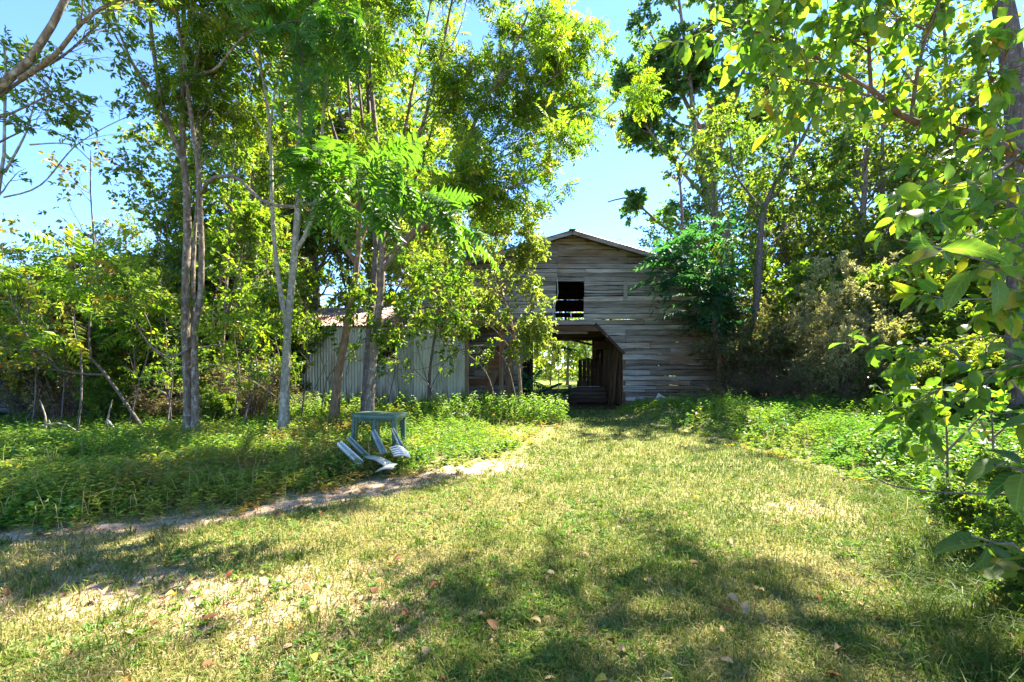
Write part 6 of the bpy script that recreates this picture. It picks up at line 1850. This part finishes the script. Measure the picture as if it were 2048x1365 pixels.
al = np.repeat(a_, nl) + np.tile(np.arange(nl) * 2.4, n) + rng.normal(0, .5, n * nl)
ax = np.stack([np.cos(al), np.sin(al), rng.uniform(-.3, .7, n * nl)], -1)
pt = .50 + .95 * (fbm(pts[:, 0] * 1.0, pts[:, 1] * 1.0, 61) - .5) + .34 * sstep(.9, -.1, e) + .18 * (~right) * sstep(8, 5, pts[:, 1] * .0 + np.abs(pts[:, 0] + 1.5)) - .12 * right + rng.normal(0, .08, n)
tint = np.clip(np.repeat(pt, nl) + rng.normal(0, .10, n * nl), 0, 1)
Lc = (0.050 + 0.0028 * np.repeat(pts[:, 1], nl)) * rng.uniform(.6, 1.3, n * nl)
v, t, c = scatter_template(LEAF_DIAMOND, base, ax, np.array([0, 0, 1.]) + rng.normal(0, .4, (n * nl, 3)), Lc, .30, tint)
# stems
sb = np.stack([pts[:, 0], pts[:, 1], z], -1); tpz = base.reshape(n, nl, 3)[:, -1]
w_ = np.stack([-np.sin(a_), np.cos(a_), 0 * a_], -1) * .002
SV = np.stack([sb - w_, sb + w_, tpz], 1).reshape(-1, 3); ST = (np.arange(n) * 3)[:, None] + np.array([[0, 1, 2]])
v2, t2, c2 = merge([(v, t, c), (SV, ST, np.full(n, .75))])
tag(link('weed_cover', make_mesh('weed_cover', v2, None, t2, M['cover'], False, c2)), kind='stuff')


# a second, broader leaved weed and dead straw stalks among it
pts = sample_ground(5200, lambda x, y: on_cover(x, y) * sstep(.50, .62, fbm(x * .9 + 5, y * .9, 91)), 1.6, 15.0, 1.2)
n = len(pts); nl = 9; H = rng.uniform(.10, .42, n) * np.where(pts[:, 1] > 12.2, .7, 1) * np.where(edge_l(pts[:, 0], pts[:, 1]) < 0, .7, 1); z = gz(pts[:, 0], pts[:, 1])
tt = np.tile(np.linspace(.3, 1, nl), (n, 1)); a_ = rng.uniform(0, 6.28, n)
base = np.stack([pts[:, 0, None] + np.cos(a_)[:, None] * .3 * H[:, None] * tt**2, pts[:, 1, None] + np.sin(a_)[:, None] * .3 * H[:, None] * tt**2, z[:, None] + H[:, None] * tt], -1).reshape(-1, 3)
al = rng.uniform(0, 6.28, n * nl)
v, t, c = scatter_template(LEAF_DIAMOND, base, np.stack([np.cos(al), np.sin(al), rng.uniform(-.4, .5, n * nl)], -1), np.array([0, 0, 1.]) + rng.normal(0, .4, (n * nl, 3)), rng.uniform(.04, .10, n * nl), .62, np.clip(np.repeat(rng.normal(.40, .22, n), nl) + rng.normal(0, .08, n * nl), 0, 1))
tag(link('broad_weeds', make_mesh('broad_weeds', v, None, t, M['cover'], False, c)), kind='stuff')
pts = sample_ground(2600, lambda x, y: on_cover(x, y) * (.25 + sstep(.45, .65, fbm(x * .7, y * .7, 95))), 1.6, 14.0, 1.2)
tint = np.clip(rng.normal(.85, .1, len(pts)), 0, 1)
V_, Q_, T_, _ = blades(pts, .42, 0.004 + .0007 * pts[:, 1], .6, tint)
tag(link('dry_stalks', make_mesh('dry_stalks', V_, Q_, T_, M['grass'], False, np.r_[tint, tint])), kind='stuff')


# taller weeds in front of the shed and round the barn door
def tall_weed_zone(x, y):
    return ((x > -6.5) & (x < 1.4) & (y > 11) & (y < 15) & (edge_l(x, y) < 0.2)) * (.35 + .65 * sstep(-3, 0, x)) * 1.0


pts = sample_ground(700, tall_weed_zone, 10, 15.2, 1.0)
n = len(pts); nl = 16
H = rng.uniform(.3, .75, n) * sstep(15.2, 13.0, pts[:, 1] * .5 + 6.5); z = gz(pts[:, 0], pts[:, 1])
tt = np.tile(np.linspace(.2, 1, nl), (n, 1)); a_ = rng.uniform(0, 6.28, n)
base = np.stack([pts[:, 0, None] + np.cos(a_)[:, None] * .25 * H[:, None] * tt**2, pts[:, 1, None] + np.sin(a_)[:, None] * .25 * H[:, None] * tt**2, z[:, None] + H[:, None] * tt], -1).reshape(-1, 3)
al = rng.uniform(0, 6.28, n * nl); ax = np.stack([np.cos(al), np.sin(al), rng.uniform(-.5, .4, n * nl)], -1)
v, t, c = scatter_template(LEAF_DIAMOND, base, ax, np.array([0, 0, 1.]) + rng.normal(0, .4, (n * nl, 3)), rng.uniform(.06, .14, n * nl), .5, np.clip(rng.normal(.5, .15, n * nl), 0, 1))
tag(link('weeds', make_mesh('weeds', v, None, t, M['cover'], False, c)), kind='stuff')

# chaff and shredded leaves on the bare strip
pts = sample_ground(9000, lambda x, y: np.clip(dirt_amount(x, y) * .9 + .04 * on_lawn(x, y), 0, 1) * (y < 9), 1.4, 9, 1.1)
n = len(pts); B = np.stack([pts[:, 0], pts[:, 1], gz(pts[:, 0], pts[:, 1]) + .006], -1)
v, t, c = scatter_template(LEAF_DIAMOND, B, rng.normal(size=(n, 3)) * [1, 1, .15], np.array([0, 0, 1.]) + rng.normal(0, .3, (n, 3)), rng.uniform(.012, .04, n), rng.uniform(.12, .6, n), rng.uniform(.1, 1, n))
tag(link('leaf_litter', make_mesh('leaf_litter', v, None, t, M['litter'], False, c)), kind='stuff')
# grass beyond the barn
pts = np.stack([rng.uniform(-4, 12, 22000), rng.uniform(23.8, 32, 22000)], -1); tint = np.clip(rng.normal(.3, .15, len(pts)), 0, 1)
V_, Q_, T_, _ = blades(pts, .30, .035, .9, tint)
tag(link('meadow_grass', make_mesh('meadow_grass', V_, Q_, T_, M['grass'], False, np.r_[tint, tint])), kind='stuff')

# fallen leaves on the lawn, each its own
fl = {}
for nm in ('brown', 'tan', 'yellow', 'orange', 'russet'):
    fl[nm] = []
    for kx in range(3):
        v_, t_ = leaf_oval(.12 + .12 * kx, .25 + .2 * kx, .62)
        v_ = v_.copy(); v_[:, 2] += 0.10 + np.abs(v_[:, 1]) * (.25 * kx) + .10 * v_[:, 0]**2 * (kx + 1); v_[:, 2] -= v_[:, 2].min()
        fl[nm].append(make_mesh('fallen_leaf', v_, None, t_, M['fallen_' + nm], True))
pts = sample_ground(250, lambda x, y: ((edge_l(x, y) > -.4) & (edge_r(x, y) > -.3)) * 1.0, 1.75, 9.5, 1.5, 1.1)
names = {'brown': 'curled brown fallen leaf lying on the mown lawn', 'tan': 'pale tan fallen leaf lying on the mown lawn', 'yellow': 'yellow fallen leaf lying on the mown lawn', 'orange': 'orange fallen leaf lying on the mown lawn', 'russet': 'dark russet fallen leaf lying on the mown lawn'}
for x, y in pts:
    nm = rng.choice(['brown', 'tan', 'yellow', 'orange', 'russet'], p=[.24, .38, .26, .05, .07])
    o = link('fallen_leaf', fl[nm][int(rng.integers(3))])
    s = rng.uniform(.045, .085)
    o.location = (x, y, float(gz(x, y)) + .022); o.rotation_euler = (rng.normal(0, .35), rng.normal(0, .35), rng.uniform(0, 6.28)); o.scale = (s, s, s)
    tag(o, names[nm], 'fallen leaf', nm + ' fallen leaves on the lawn')
